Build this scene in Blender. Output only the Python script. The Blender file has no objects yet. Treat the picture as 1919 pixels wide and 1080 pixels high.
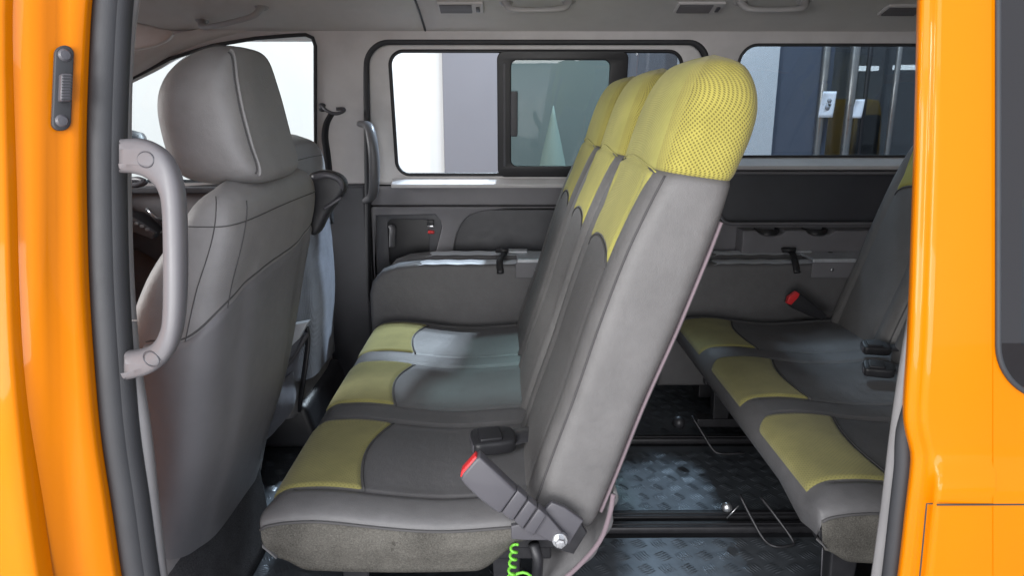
import bpy, bmesh, math, random
from mathutils import Vector, Matrix
R = math.radians
random.seed(7)
scn = bpy.context.scene
C = scn.collection

# ------------------------------------------------------------------ camera, light, exposure
FPX, PITCH, YAW = 1333.0, R(14.07), math.atan(10/1333*math.cos(R(14.07)))
CZ = 1.10
cam = bpy.data.cameras.new('camera'); cam.sensor_width = 36.0; cam.lens = 36*FPX/1919
cam.clip_start = 0.02; cam.clip_end = 200
co = bpy.data.objects.new('camera', cam); C.objects.link(co)
co.location = (0, 0, CZ); co.rotation_euler = (R(90)-PITCH, 0, -YAW)
scn.camera = co
w = bpy.data.worlds.new('World'); scn.world = w; w.use_nodes = True
w.node_tree.nodes['Background'].inputs[0].default_value = (0.80, 0.87, 1.0, 1)
w.node_tree.nodes['Background'].inputs[1].default_value = 0.9
scn.view_settings.view_transform = 'Standard'; scn.view_settings.look = 'None'
scn.view_settings.exposure = 0.32; scn.view_settings.gamma = 1
scn.view_settings.use_curve_mapping = False

def area(name, loc, target, sx, sy, power, col=(1, 1, 1), spread=180):
    l = bpy.data.lights.new(name, 'AREA'); l.shape = 'RECTANGLE'; l.size = sx; l.size_y = sy
    l.energy = power; l.color = col; l.spread = R(spread)
    o = bpy.data.objects.new(name, l); C.objects.link(o); o.location = loc
    o.rotation_euler = (Vector(target)-Vector(loc)).to_track_quat('-Z', 'Y').to_euler()
    return o
area('showroom_light', (-0.9, -2.2, 3.3), (0.1, 1.6, 0.6), 3.6, 1.4, 60, (1.0, .985, .96))
area('side_fill', (-2.3, -1.7, 1.5), (0.3, 1.6, .7), 1.4, 1.4, 80, (1.0, .985, .96))  # added fill lamp from the left to brighten the bench fronts
area('entrance_fill', (-0.8, -3.4, 0.9), (0.1, 2.2, 1.15), 4.5, 1.6, 160, (1.0, .98, .96))  # added low fill lamp lifting the dark cabin and headliner
area('hall_light', (0.42, 5.15, 4.45), (-0.05, 1.9, 0.4), 0.22, 0.22, 190, (.74, .88, 1.0))
area('hall_light_rear', (3.2, 5.2, 4.95), (1.2, 1.9, 0.4), 0.26, 0.26, 620, (.66, .83, 1.0))
area('hall_light_low', (0.75, 5.5, 3.95), (0.2, 1.6, 0.1), 0.22, 0.22, 150, (.74, .88, 1.0))
area('windscreen_light', (-5.0, 1.7, 2.3), (0.2, 1.8, .75), 2.4, 1.4, 380, (1.0, .99, .97))
area('wall_light', (-2.6, 3.9, 4.4), (-2.6, 6.6, 1.1), 4.0, .8, 30, (1.0, 1.0, .99))

# ------------------------------------------------------------------ pixel -> ray helpers (photo pixels, each at its own real depth)
_M = Matrix.Rotation(-YAW, 3, 'Z') @ Matrix.Rotation(R(90)-PITCH, 3, 'X')
def ray(px, py):
    return _M @ Vector(((px-959.5)/FPX, -(py-540)/FPX, -1.0))
def W(px, py, Y):
    d = ray(px, py); k = Y/d.y
    return Vector((d.x*k, Y, CZ+d.z*k))
def WZ(px, py, Z):
    d = ray(px, py); k = (Z-CZ)/d.z
    return Vector((d.x*k, d.y*k, Z))

# ------------------------------------------------------------------ materials
class NT:
    def __init__(s, name):
        s.m = bpy.data.materials.new(name); s.m.use_nodes = True
        s.t = s.m.node_tree; s.n = s.t.nodes; s.l = s.t.links
        s.b = s.n['Principled BSDF']; s.out = s.n['Material Output']
        s.tc = s.n.new('ShaderNodeTexCoord')
    def add(s, typ, **kw):
        n = s.n.new(typ)
        for k, v in kw.items(): setattr(n, k, v)
        return n
    def noise(s, scale, detail=4, rough=.55, coord='Object', stretch=None):
        n = s.add('ShaderNodeTexNoise'); n.inputs['Scale'].default_value = scale
        n.inputs['Detail'].default_value = detail; n.inputs['Roughness'].default_value = rough
        src = s.tc.outputs[coord]
        if stretch:
            mp = s.add('ShaderNodeMapping'); mp.inputs['Scale'].default_value = stretch
            s.l.new(src, mp.inputs[0]); src = mp.outputs[0]
        s.l.new(src, n.inputs['Vector']); return n.outputs['Fac']
    def vor(s, scale, coord='Object', out='Distance', feature='F1'):
        n = s.add('ShaderNodeTexVoronoi'); n.feature = feature; n.inputs['Scale'].default_value = scale
        s.l.new(s.tc.outputs[coord], n.inputs['Vector']); return n.outputs[out]
    def math(s, op, a, b=None, c=None):
        n = s.add('ShaderNodeMath', operation=op)
        for i, v in enumerate((a, b, c)):
            if v is None: continue
            if isinstance(v, (int, float)): n.inputs[i].default_value = v
            else: s.l.new(v, n.inputs[i])
        return n.outputs[0]
    def ramp(s, fac, stops):
        n = s.add('ShaderNodeValToRGB'); e = n.color_ramp.elements
        while len(e) < len(stops): e.new(.5)
        for i, (p, c) in enumerate(stops):
            e[i].position = p; e[i].color = (*c, 1) if len(c) == 3 else c
        s.l.new(fac, n.inputs[0]); return n.outputs[0]
    def mix(s, fac, a, b):
        n = s.add('ShaderNodeMix', data_type='RGBA')
        for i, v in ((0, fac), (6, a), (7, b)):
            if isinstance(v, (int, float)): n.inputs[i].default_value = v
            elif isinstance(v, tuple): n.inputs[i].default_value = (*v, 1)
            else: s.l.new(v, n.inputs[i])
        return n.outputs[2]
    def col(s, c):
        if isinstance(c, tuple): s.b.inputs['Base Color'].default_value = (*c, 1)
        else: s.l.new(c, s.b.inputs['Base Color'])
    def bump(s, h, strength=.3, dist=.002):
        n = s.add('ShaderNodeBump'); n.inputs['Strength'].default_value = strength
        n.inputs['Distance'].default_value = dist; s.l.new(h, n.inputs['Height'])
        s.l.new(n.outputs[0], s.b.inputs['Normal'])
    def set(s, rough=.5, metal=0, spec=None, coat=None, coatr=.03):
        if isinstance(rough, (int, float)): s.b.inputs['Roughness'].default_value = rough
        else: s.l.new(rough, s.b.inputs['Roughness'])
        s.b.inputs['Metallic'].default_value = metal
        if spec is not None: s.b.inputs['Specular IOR Level'].default_value = spec
        if coat is not None:
            s.b.inputs['Coat Weight'].default_value = coat; s.b.inputs['Coat Roughness'].default_value = coatr

def scl(c, k): return tuple(min(1, x*k) for x in c)

def m_leather(name, base, rough=.42, wear=.12, grain=900):
    t = NT(name); n1 = t.noise(7, 5); n2 = t.noise(34, 4)
    f = t.math('ADD', t.math('MULTIPLY', n1, .6), t.math('MULTIPLY', n2, .4))
    t.col(t.ramp(f, [(.34, scl(base, 1-wear)), (.66, scl(base, 1+wear))]))
    g = t.vor(grain); b = t.math('ADD', t.math('MULTIPLY', g, .6), t.math('MULTIPLY', t.noise(60, 3), 1.3))
    fold = t.noise(11, 4, .55, stretch=(1.4, 1, 1))
    b = t.math('ADD', b, t.math('MULTIPLY', fold, 3.6))
    t.bump(b, .36, .0018)
    t.set(t.math('ADD', t.math('MULTIPLY', n2, .18), rough-.09), spec=.42)
    return t.m
def m_plastic(name, base, rough=.5, grain=1400, wear=.06, bs=.18):
    t = NT(name); n1 = t.noise(12, 5)
    t.col(t.ramp(n1, [(.32, scl(base, 1-wear)), (.68, scl(base, 1+wear))]))
    t.bump(t.math('ADD', t.vor(grain), t.math('MULTIPLY', t.noise(25, 2), .5)), bs, .0008)
    t.set(t.math('ADD', t.math('MULTIPLY', t.noise(40, 3), .16), rough-.08), spec=.4)
    return t.m
def m_carpet(name, base, specks=True):
    t = NT(name); n1 = t.noise(330, 3, .75); n2 = t.noise(11, 5, .65)
    base_c = t.ramp(t.math('ADD', t.math('MULTIPLY', n1, .62), t.math('MULTIPLY', n2, .38)), [(.33, scl(base, .45)), (.5, base), (.68, scl(base, 1.55))])
    if specks:
        v = t.vor(260); lint = t.math('LESS_THAN', v, .1)
        lint = t.math('MULTIPLY', lint, t.math('GREATER_THAN', t.noise(70, 2), .5))
        base_c = t.mix(t.math('MULTIPLY', lint, .6), base_c, (.42, .40, .36))
        st = t.math('GREATER_THAN', t.noise(17, 4, .7), .68)
        base_c = t.mix(t.math('MULTIPLY', st, .45), base_c, (.02, .018, .016))
    t.col(base_c); t.bump(n1, .8, .003); t.set(.95, spec=.1); return t.m
def m_mesh(name, base, pitch=.0058, dark=.38, amount=1.0, cut=-.12):
    # knitted spacer mesh: a diamond lattice of small holes in metres of UV
    t = NT(name); uv = t.add('ShaderNodeSeparateXYZ'); t.l.new(t.tc.outputs['UV'], uv.inputs[0])
    k = math.pi/pitch
    a = t.math('COSINE', t.math('MULTIPLY', uv.outputs[0], k)); b = t.math('COSINE', t.math('MULTIPLY', uv.outputs[1], k*1.0))
    s = t.math('MULTIPLY', a, b)
    h = t.math('MAXIMUM', s, 0.0)
    hole = t.ramp(h, [(.22, (0, 0, 0)), (.52, (1, 1, 1))])
    n = t.noise(14, 5, .6)
    bc = t.ramp(n, [(.32, scl(base, .86)), (.68, scl(base, 1.1))])
    dk = scl(base, dark)
    fac = t.math('MULTIPLY', hole, amount)
    t.col(t.mix(fac, bc, dk)); t.bump(t.math('SUBTRACT', 1.0, fac), .6*amount+.1, .002)
    t.set(.88, spec=.15)
    t.b.inputs['Sheen Weight'].default_value = .15
    return t.m
def m_cloth(name, base, sc=1, wear=.14):
    t = NT(name); n = t.noise(9, 5, .65); n2 = t.noise(700*sc, 2)
    wv = t.add('ShaderNodeTexWave'); wv.inputs['Scale'].default_value = 260*sc; wv.inputs['Distortion'].default_value = 1.0
    t.l.new(t.tc.outputs['Object'], wv.inputs['Vector'])
    f = t.math('ADD', t.math('MULTIPLY', n, .75), t.math('MULTIPLY', n2, .25))
    t.col(t.ramp(f, [(.33, scl(base, 1-wear)), (.67, scl(base, 1+wear))]))
    t.bump(t.math('ADD', wv.outputs['Fac'], n2), .35, .0012); t.set(.9, spec=.12)
    t.b.inputs['Sheen Weight'].default_value = .12
    return t.m
def m_paint(name, base, rough=.28, coat=.9):
    t = NT(name); n = t.noise(3.0, 4); t.col(t.ramp(n, [(.3, scl(base, .96)), (.7, scl(base, 1.0))]))
    pp = t.noise(190, 2, coord='Object'); t.bump(pp, .03, .001)
    t.set(t.math('ADD', t.math('MULTIPLY', t.noise(18, 5, .7), .08), rough), spec=.1, coat=coat, coatr=.05); return t.m
def m_metal(name, base, rough=.35, metal=.9):
    t = NT(name); n = t.noise(30, 5, .7, stretch=(1, 1, 1)); t.col(t.ramp(n, [(.3, scl(base, .8)), (.7, scl(base, 1.12))]))
    t.bump(t.noise(220, 3), .12, .001); t.set(t.math('ADD', t.math('MULTIPLY', n, .25), rough-.12), metal=metal); return t.m
def m_glass(name, tint, refl=.08, haze=.0):
    t = NT(name); tr = t.add('ShaderNodeBsdfTransparent'); tr.inputs[0].default_value = (*tint, 1)
    gl = t.add('ShaderNodeBsdfGlossy'); gl.inputs['Roughness'].default_value = .02
    fr = t.add('ShaderNodeFresnel'); fr.inputs[0].default_value = 1.45
    mx = t.add('ShaderNodeMixShader'); t.l.new(t.math('ADD', t.math('MULTIPLY', fr.outputs[0], 1.2), refl-.04), mx.inputs[0])
    t.l.new(tr.outputs[0], mx.inputs[1]); t.l.new(gl.outputs[0], mx.inputs[2])
    last = mx
    if haze:
        df = t.add('ShaderNodeBsdfDiffuse'); df.inputs[0].default_value = (.6, .66, .7, 1)
        m2 = t.add('ShaderNodeMixShader')
        t.l.new(t.ramp(t.noise(5, 6, .7), [(.4, (haze*.3,)*3), (.75, (haze,)*3)]), m2.inputs[0])
        t.l.new(mx.outputs[0], m2.inputs[1]); t.l.new(df.outputs[0], m2.inputs[2]); last = m2
    t.l.new(last.outputs[0], t.out.inputs[0]); return t.m
def m_wall(name, base, rough=.8):
    t = NT(name); n = t.noise(1.2, 5, .6); t.col(t.ramp(n, [(.3, scl(base, .95)), (.7, scl(base, 1.03))]))
    t.bump(t.noise(120, 4), .15, .002); t.set(rough); return t.m
def m_emit(name, colr, st):
    t = NT(name); t.col((0.8, .8, .8)); t.b.inputs['Emission Color'].default_value = (*colr, 1); t.b.inputs['Emission Strength'].default_value = st; return t.m

M = {}
M['leather'] = m_leather('grey leather', (.126, .122, .122))
M['leather_dark'] = m_leather('dark grey leather', (.118, .116, .120), .45)
M['seat_leather'] = m_leather('front seat leather', (.245, .238, .24), .48)
M['shell'] = m_plastic('seat back vinyl', (.17, .167, .176), .5, 900)
M['yellow_cloth'] = m_cloth('yellow cloth', (.375, .35, .095))
M['yellow_cloth_seat'] = m_mesh('yellow seat cloth', (.245, .225, .082), .0042, .62, .55)
M['yellow_mesh'] = m_mesh('yellow mesh', (.345, .302, .070), .0039, .42, .9)
M['yellow_mesh_edge'] = m_mesh('yellow mesh fine', (.35, .312, .078), .0039, .5, .45)
M['carpet'] = m_carpet('grey carpet', (.105, .10, .09))
M['carpet_dark'] = m_carpet('dark carpet', (.06, .06, .064), False)
M['floor'] = m_plastic('black vinyl floor', (.022, .023, .027), .42, 600)
M['black'] = m_plastic('black plastic', (.02, .02, .023), .42)
M['black_metal'] = m_metal('black steel', (.03, .03, .034), .42, .3)
M['rubber'] = m_plastic('black rubber', (.034, .035, .039), .6, 800)
M['trim'] = m_plastic('grey trim', (.52, .50, .505), .55)
M['trim_near'] = m_plastic('pillar trim', (.235, .228, .232), .5)
M['trim_light'] = m_plastic('light grey trim', (.60, .585, .59), .5)
M['trim_mid'] = m_plastic('mid grey trim', (.165, .162, .175), .5)
M['trim_dark'] = m_plastic('dark grey trim', (.062, .063, .072), .45)
M['recess'] = m_plastic('recess plastic', (.06, .062, .072), .4)
M['lining'] = m_cloth('headliner', (.58, .56, .55), 1.2, .05)
M['handle'] = m_plastic('handle grey', (.135, .13, .138), .4, 1400, .04, .1)
M['assist'] = m_plastic('assist handle grey', (.36, .35, .355), .42)
M['handle_dark'] = m_plastic('pull handle grey', (.13, .13, .14), .35)
M['paint'] = m_paint('yellow paint', (.60, .168, .0), .30, .25)
M['steel'] = m_metal('steel', (.55, .56, .58), .3)
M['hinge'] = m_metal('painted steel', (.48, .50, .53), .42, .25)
M['pad'] = m_leather('pale pad', (.55, .57, .61), .38)  # pad and hinge tones raised, putting window light on the strips into colour
M['red'] = m_plastic('red plastic', (.62, .03, .035), .35)
M['buckle'] = m_plastic('buckle plastic', (.075, .073, .083), .36, 1000)
M['webbing'] = m_cloth('black webbing', (.03, .03, .034), 1.6)
M['zip'] = m_cloth('mauve zip tape', (.20, .155, .175), 1.5)
M['green'] = m_plastic('green cord', (.16, .50, .05), .35)
M['pocket'] = m_cloth('grey net pocket', (.13, .135, .16), .7, .25)
M['tread'] = m_metal('tread plate', (.13, .145, .165), .36, .5)
M['thread'] = m_plastic('stitching', (.07, .068, .07), .8)
M['glass_clear'] = m_glass('clear glass', (.97, .98, .97), .04)
M['glass_teal'] = m_glass('teal tinted glass', (.60, .70, .67), .04, .04)
M['glass_grey'] = m_glass('grey tinted glass', (.52, .55, .57), .05, .012)
M['glass_dark'] = m_glass('dark tinted glass', (.10, .105, .115), .10)
M['wall_white'] = m_wall('white wall', (.50, .512, .505))
M['wall_grey'] = m_wall('grey wall', (.13, .128, .140))
M['wall_pale'] = m_wall('pale panel', (.60, .62, .64))
M['wall_dark'] = m_wall('slate wall', (.075, .09, .125))
M['frame_metal'] = m_metal('door frame metal', (.34, .33, .32), .3, .7)
M['paper'] = m_wall('paper', (.78, .80, .86))
M['ground'] = m_wall('showroom floor', (.30, .30, .31), .35)
M['cone'] = m_wall('pale smear', (.20, .205, .20))
M['lamp'] = m_emit('lamp', (1, 1, 1), 6)
M['yellow_dull'] = m_wall('dull yellow', (.80, .42, .05))
M['ink'] = m_wall('grey ink', (.35, .36, .40))

# ------------------------------------------------------------------ object helpers
def tag(o, label, cat, group=None, kind=None):
    o['label'] = label; o['category'] = cat
    if group: o['group'] = group
    if kind: o['kind'] = kind
    return o
def thing(name, loc, label, cat, group=None):
    o = bpy.data.objects.new(name, None); o.empty_display_size = .05; C.objects.link(o); o.location = loc
    return tag(o, label, cat, group)
def root_of(p):
    v = Vector((0, 0, 0))
    while p is not None:
        v += p.location; p = p.parent
    return v
def link(name, me, mats, parent, smooth=True, sub=0, bev=0, seg=2, angle=None):
    o = bpy.data.objects.new(name, me); C.objects.link(o)
    for m in (mats if isinstance(mats, (list, tuple)) else [mats]): me.materials.append(m)
    if smooth:
        for p in me.polygons: p.use_smooth = True
    if parent is not None:
        o.parent = parent; o.location = -root_of(parent)
    if bev:
        b = o.modifiers.new('b', 'BEVEL'); b.width = bev; b.segments = seg; b.limit_method = 'ANGLE'; b.angle_limit = R(35)
        b.harden_normals = False
    if sub:
        s = o.modifiers.new('s', 'SUBSURF'); s.levels = sub; s.render_levels = sub
    if angle:
        try: me.set_sharp_from_angle(angle=R(angle))
        except Exception: pass
    return o
def mesh(name, verts, faces, mats, parent=None, smooth=True, sub=0, bev=0, seg=2, angle=None, uvs=None, mi=None):
    me = bpy.data.meshes.new(name); me.from_pydata([tuple(v) for v in verts], [], faces); me.update()
    if mi: me.polygons.foreach_set('material_index', mi)
    if uvs:
        l = me.uv_layers.new(name='UVMap')
        for p in me.polygons:
            for li, vi in zip(p.loop_indices, p.vertices): l.data[li].uv = uvs[vi]
    return link(name, me, mats, parent, smooth, sub, bev, seg, angle)

class MB:
    """collects several shapes that make ONE part"""
    def __init__(s): s.v = []; s.f = []
    def add(s, v, f):
        k = len(s.v); s.v += [Vector(x) for x in v]; s.f += [tuple(i+k for i in q) for q in f]; return s
    def box(s, c, sz, rot=None, taper=1.0):
        hx, hy, hz = sz[0]/2, sz[1]/2, sz[2]/2; v = []
        for z in (-1, 1):
            k = taper if z > 0 else 1
            for y in (-1, 1):
                for x in (-1, 1): v.append(Vector((x*hx*k, y*hy*k, z*hz)))
        if rot is not None: v = [rot @ p for p in v]
        c = Vector(c); v = [p+c for p in v]
        return s.add(v, [(0, 2, 3, 1), (4, 5, 7, 6), (0, 1, 5, 4), (2, 6, 7, 3), (0, 4, 6, 2), (1, 3, 7, 5)])
    def tube(s, pts, r, seg=10, closed=False, smooth=0, flat=None):
        pts = [Vector(p) for p in pts]
        if smooth: pts = catmull(pts, smooth, closed)
        n = len(pts); rings = []
        up = Vector((0, 0, 1)); prev = None
        for i, p in enumerate(pts):
            a = pts[(i-1) % n] if (closed or i > 0) else p
            b = pts[(i+1) % n] if (closed or i < n-1) else p
            t = (b-a).normalized()
            if prev is None:
                u = t.cross(up)
                if u.length < .05: u = t.cross(Vector((0, 1, 0)))
                u.normalize()
            else:
                u = prev-t*prev.dot(t); u.normalize()
            prev = u; vv = t.cross(u)
            rr = r(i/(n-1)) if callable(r) else r
            ring = []
            for k in range(seg):
                a_ = 2*math.pi*k/seg; cu, cv = math.cos(a_), math.sin(a_)
                if flat: cv *= flat
                ring.append(p+u*cu*rr+vv*cv*rr)
            rings.append(ring)
        v = [q for ring in rings for q in ring]; f = []
        for i in range(n if closed else n-1):
            for k in range(seg):
                a0 = i*seg+k; a1 = i*seg+(k+1) % seg; b0 = ((i+1) % n)*seg+k; b1 = ((i+1) % n)*seg+(k+1) % seg
                f.append((a0, a1, b1, b0))
        if not closed:
            f.append(tuple(range(seg))[::-1]); f.append(tuple((n-1)*seg+k for k in range(seg)))
        return s.add(v, f)
    def lathe(s, c, axis, prof, seg=20):
        c = Vector(c); ax = Vector(axis).normalized(); u = ax.orthogonal().normalized(); w_ = ax.cross(u); v = []; f = []
        for (r, h) in prof:
            for k in range(seg):
                a = 2*math.pi*k/seg; v.append(c+ax*h+(u*math.cos(a)+w_*math.sin(a))*r)
        for i in range(len(prof)-1):
            for k in range(seg): f.append((i*seg+k, i*seg+(k+1) % seg, (i+1)*seg+(k+1) % seg, (i+1)*seg+k))
        f.append(tuple(range(seg))[::-1]); f.append(tuple((len(prof)-1)*seg+k for k in range(seg)))
        return s.add(v, f)
    def build(s, name, mat, parent=None, **kw):
        o = mesh(name, s.v, s.f, mat, parent, **kw)
        bm = bmesh.new(); bm.from_mesh(o.data); bmesh.ops.recalc_face_normals(bm, faces=bm.faces); bm.to_mesh(o.data); bm.free()
        return o

def catmull(p, k=6, closed=False):
    n = len(p); out = []
    for i in range(n if closed else n-1):
        p0 = p[(i-1) % n] if (closed or i > 0) else p[0]*2-p[1]
        p1 = p[i]; p2 = p[(i+1) % n]
        p3 = p[(i+2) % n] if (closed or i+2 < n) else p[-1]*2-p[-2]
        for j in range(k):
            t = j/k
            out.append(.5*((2*p1)+(-p0+p2)*t+(2*p0-5*p1+4*p2-p3)*t*t+(-p0+3*p1-3*p2+p3)*t**3))
    if not closed: out.append(p[-1].copy())
    return out
def rrect(x0, z0, x1, z1, r, n=8):
    if not isinstance(r, (tuple, list)): r = (r,)*4
    out = []
    for (cx, cz, a0, rr) in ((x1-r[0], z1-r[0], 0, r[0]), (x0+r[1], z1-r[1], 90, r[1]), (x0+r[2], z0+r[2], 180, r[2]), (x1-r[3], z0+r[3], 270, r[3])):
        for i in range(n+1):
            a = R(a0+90*i/n); out.append((cx+rr*math.cos(a), cz+rr*math.sin(a)))
    return out
def smooth2(pts, k=6, closed=True):
    return [(v.x, v.y) for v in catmull([Vector((a, b, 0)) for a, b in pts], k, closed)]
def panel(name, outer, holes, y0, thick, mat, parent, bev=.003, tilt=0, z0=0, place=None, angle=40):
    """flat panel with real thickness and openings; y0 = face towards the camera side, thickness goes outwards"""
    cu = bpy.data.curves.new('c', 'CURVE'); cu.dimensions = '2D'; cu.fill_mode = 'BOTH'
    cu.extrude = max(thick/2-bev, .0001); cu.bevel_depth = bev; cu.bevel_resolution = 2; cu.offset = -bev
    for ring in [outer]+list(holes):
        s = cu.splines.new('POLY'); s.points.add(len(ring)-1)
        for p, q in zip(s.points, ring): p.co = (q[0], q[1], 0, 1)
        s.use_cyclic_u = True
    tmp = bpy.data.objects.new('tmp', cu); C.objects.link(tmp)
    dg = bpy.context.evaluated_depsgraph_get()
    me = bpy.data.meshes.new_from_object(tmp.evaluated_get(dg)); bpy.data.objects.remove(tmp); bpy.data.curves.remove(cu)
    me.materials.clear(); me.name = name
    for v in me.vertices:
        x, z, d = v.co
        if place: v.co = place(x, z, d)
        else: v.co = (x, y0+thick/2-d+tilt*(z-z0), z)
    bm = bmesh.new(); bm.from_mesh(me); bmesh.ops.remove_doubles(bm, verts=bm.verts, dist=1e-5)
    bmesh.ops.recalc_face_normals(bm, faces=bm.faces); bm.to_mesh(me); bm.free()
    o = link(name, me, mat, parent, smooth=True, angle=angle)
    return o
def loft(name, fn, nu, nv, mats, parent, close_u=True, cap=True, matfn=None, **kw):
    v = []; uv = []; f = []; mi = []
    for j in range(nv+1):
        cu = 0; last = None
        for i in range(nu if close_u else nu+1):
            p = Vector(fn(i/nu, j/nv)); v.append(p)
            if last is not None: cu += (p-last).length
            last = p; uv.append([cu, 0])
    n = nu if close_u else nu+1
    for j in range(nv+1):
        for i in range(n):
            if j == 0: uv[i][1] = 0
            else: uv[j*n+i][1] = uv[(j-1)*n+i][1]+(v[j*n+i]-v[(j-1)*n+i]).length
    for j in range(nv):
        for i in range(nu):
            i2 = (i+1) % n if close_u else i+1
            f.append((j*n+i, j*n+i2, (j+1)*n+i2, (j+1)*n+i)); mi.append(matfn((i+.5)/nu, (j+.5)/nv) if matfn else 0)
    if close_u and cap:
        f.append(tuple(range(n))[::-1]); mi.append(0); f.append(tuple(nv*n+i for i in range(n))); mi.append(mi[-2])
    uv = [tuple(q) for q in uv]
    return mesh(name, v, f, mats, parent, uvs=uv, mi=mi, **kw)
def interp(tab, t):
    """smooth piecewise interpolation of a table [(t, val or tuple)]"""
    if t <= tab[0][0]: return tab[0][1]
    if t >= tab[-1][0]: return tab[-1][1]
    for i in range(len(tab)-1):
        if t <= tab[i+1][0]:
            t0, a = tab[i]; t1, b = tab[i+1]; k = (t-t0)/(t1-t0)
            pm = tab[i-1] if i > 0 else tab[i]; pn = tab[i+2] if i+2 < len(tab) else tab[i+1]
            def h(a, b, m0, m1):
                return (2*k**3-3*k*k+1)*a+(k**3-2*k*k+k)*m0+(-2*k**3+3*k*k)*b+(k**3-k*k)*m1
            def g(a, b, pa, pb):
                m0 = (b-pa)/((t1-pm[0]) or 1)*(t1-t0); m1 = (pb-a)/((pn[0]-t0) or 1)*(t1-t0)
                return h(a, b, m0, m1)
            if isinstance(a, (int, float)): return g(a, b, pm[1], pn[1])
            return tuple(g(a[c], b[c], pm[1][c], pn[1][c]) for c in range(len(a)))
def sup(c, n): return math.copysign(abs(c)**(2/n), c)
def gau(x, c, w_): return math.exp(-((x-c)/w_)**2)
def sstep(a, b, x):
    t = max(0, min(1, (x-a)/(b-a))); return t*t*(3-2*t)
def overlay(name, S, dom, nu, nv, h, mat, parent, edge=.012, base=.0012, sub=0):
    """a padded patch lying on surface S(u,v); dom maps (a,b) in the unit square to (u,v)"""
    v = []; f = []; uv = []
    P = [[Vector(S(*dom(i/nu, j/nv))) for i in range(nu+1)] for j in range(nv+1)]
    for j in range(nv+1):
        for i in range(nu+1):
            du = P[j][min(i+1, nu)]-P[j][max(i-1, 0)]; dv = P[min(j+1, nv)][i]-P[max(j-1, 0)][i]
            nrm = du.cross(dv); nrm.normalize()
            d = min((P[j][i]-P[j][0]).length, (P[j][i]-P[j][nu]).length, (P[j][i]-P[0][i]).length, (P[j][i]-P[nv][i]).length)
            k = sstep(0, 1, d/edge)
            v.append(P[j][i]+nrm*(-.002+(abs(h)+.002)*k)*(1 if h > 0 else -1)); uv.append([0, 0])
    for j in range(nv+1):
        for i in range(nu+1):
            q = j*(nu+1)+i
            uv[q][0] = (uv[q-1][0]+(P[j][i]-P[j][i-1]).length) if i else 0
            uv[q][1] = (uv[q-nu-1][1]+(P[j][i]-P[j-1][i]).length) if j else 0
    for j in range(nv):
        for i in range(nu): f.append((j*(nu+1)+i, j*(nu+1)+i+1, (j+1)*(nu+1)+i+1, (j+1)*(nu+1)+i))
    return mesh(name, v, f, mat, parent, uvs=[tuple(q) for q in uv])

# ------------------------------------------------------------------ the showroom outside the windows
ground = mesh('ground', [(-30, -20, -.45), (30, -20, -.45), (30, 30, -.45), (-30, 30, -.45)], [(0, 1, 2, 3)], M['ground'], smooth=False)
ground['kind'] = 'structure'
YB = 6.6
def slab(name, x0, x1, y0, y1, z0, z1, mat, parent=None, bev=.004):
    return MB().box(((x0+x1)/2, (y0+y1)/2, (z0+z1)/2), (x1-x0, y1-y0, z1-z0)).build(name, mat, parent, smooth=False, bev=bev)
xa = W(831, 200, YB).x; xb = W(1447, 200, YB-.05).x; xc = W(1550, 200, YB-.05).x
tag(slab('white_wall', -9, xa, YB, YB+.2, -.45, 5, M['wall_white']), 'bright white showroom wall behind the front seats and far window', 'wall')
tag(slab('grey_wall', xa+.002, xb-.05, YB-.05, YB+.2, -.45, 5, M['wall_grey']), 'flat grey wall section seen through the far sliding window', 'wall')
tag(slab('pale_column', W(1262, 200, YB).x, xb, YB-.13, YB-.052, -.45, 5, M['wall_pale']), 'pale grey column edge beside the dark slate wall', 'column')
tag(slab('slate_wall', xb+.002, xc, YB-.1, YB+.2, -.45, 5, M['wall_dark']), 'dark slate blue wall between the pale column and the glass doors', 'wall')
# glass doors
gd = thing('glass_door', (xc+1.2, YB, -.45), 'glass entrance doors with brushed metal uprights beyond the rear window', 'door')
for (pa, pb, nm) in ((1536, 1549, 1), (1588, 1604, 1), (1619, 1627, 0), (1672, 1682, 1)):
    x0 = W(pa, 150, YB-.1).x; x1 = W(pb, 150, YB-.1).x
    MB().lathe(((x0+x1)/2, YB-.12, -.43), (0, 0, 1), [((x1-x0)/2, 0), ((x1-x0)/2, 3.2)], 16).build('upright', M['frame_metal'] if nm else M['black_metal'], gd)
slab('pane', xc+.01, xc+2.6, YB-.02, YB-.012, -.42, 2.75, M['glass_grey'], gd, 0)
slab('rail', xc, xc+2.6, YB-.08, YB, 1.93, 2.2, M['wall_dark'], gd)
slab('kick_panel', xc, xc+2.6, YB-.08, YB, -.44, .12, M['black'], gd)
def sheet(name, px0, py0, px1, py1, Y, lab, cat, grp):
    a = W(px0, py0, Y); b = W(px1, py1, Y); n = 8; v = []; f = []
    for j in range(n+1):
        for i in range(n+1):
            x = a.x+(b.x-a.x)*i/n - .02*j/n; z = a.z+(b.z-a.z)*j/n
            v.append((x, Y+.012*math.sin(3.1*i/n+2*j/n), z))
    for j in range(n):
        for i in range(n): f.append((j*(n+1)+i, j*(n+1)+i+1, (j+1)*(n+1)+i+1, (j+1)*(n+1)+i))
    r = thing(name, (a.x, Y, b.z), lab, cat, grp)
    o = mesh('paper', v, f, M['paper'], r)
    so = o.modifiers.new('t', 'SOLIDIFY'); so.thickness = .002
    return r, a, b
r, a, b = sheet('notice_sheet', 1543, 171, 1563, 220, YB-.16, 'creased white notice sheet taped between the door uprights', 'notice', 'notices on the glass doors')
mb = MB()
for (fx, fz, s_) in ((.5, .35, .02), (.45, .6, .028), (.55, .5, .014)):
    mb.lathe((a.x+(b.x-a.x)*fx, YB-.166, a.z+(b.z-a.z)*fz), (0, 1, 0), [(s_, 0), (s_, .004)], 12)
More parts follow.
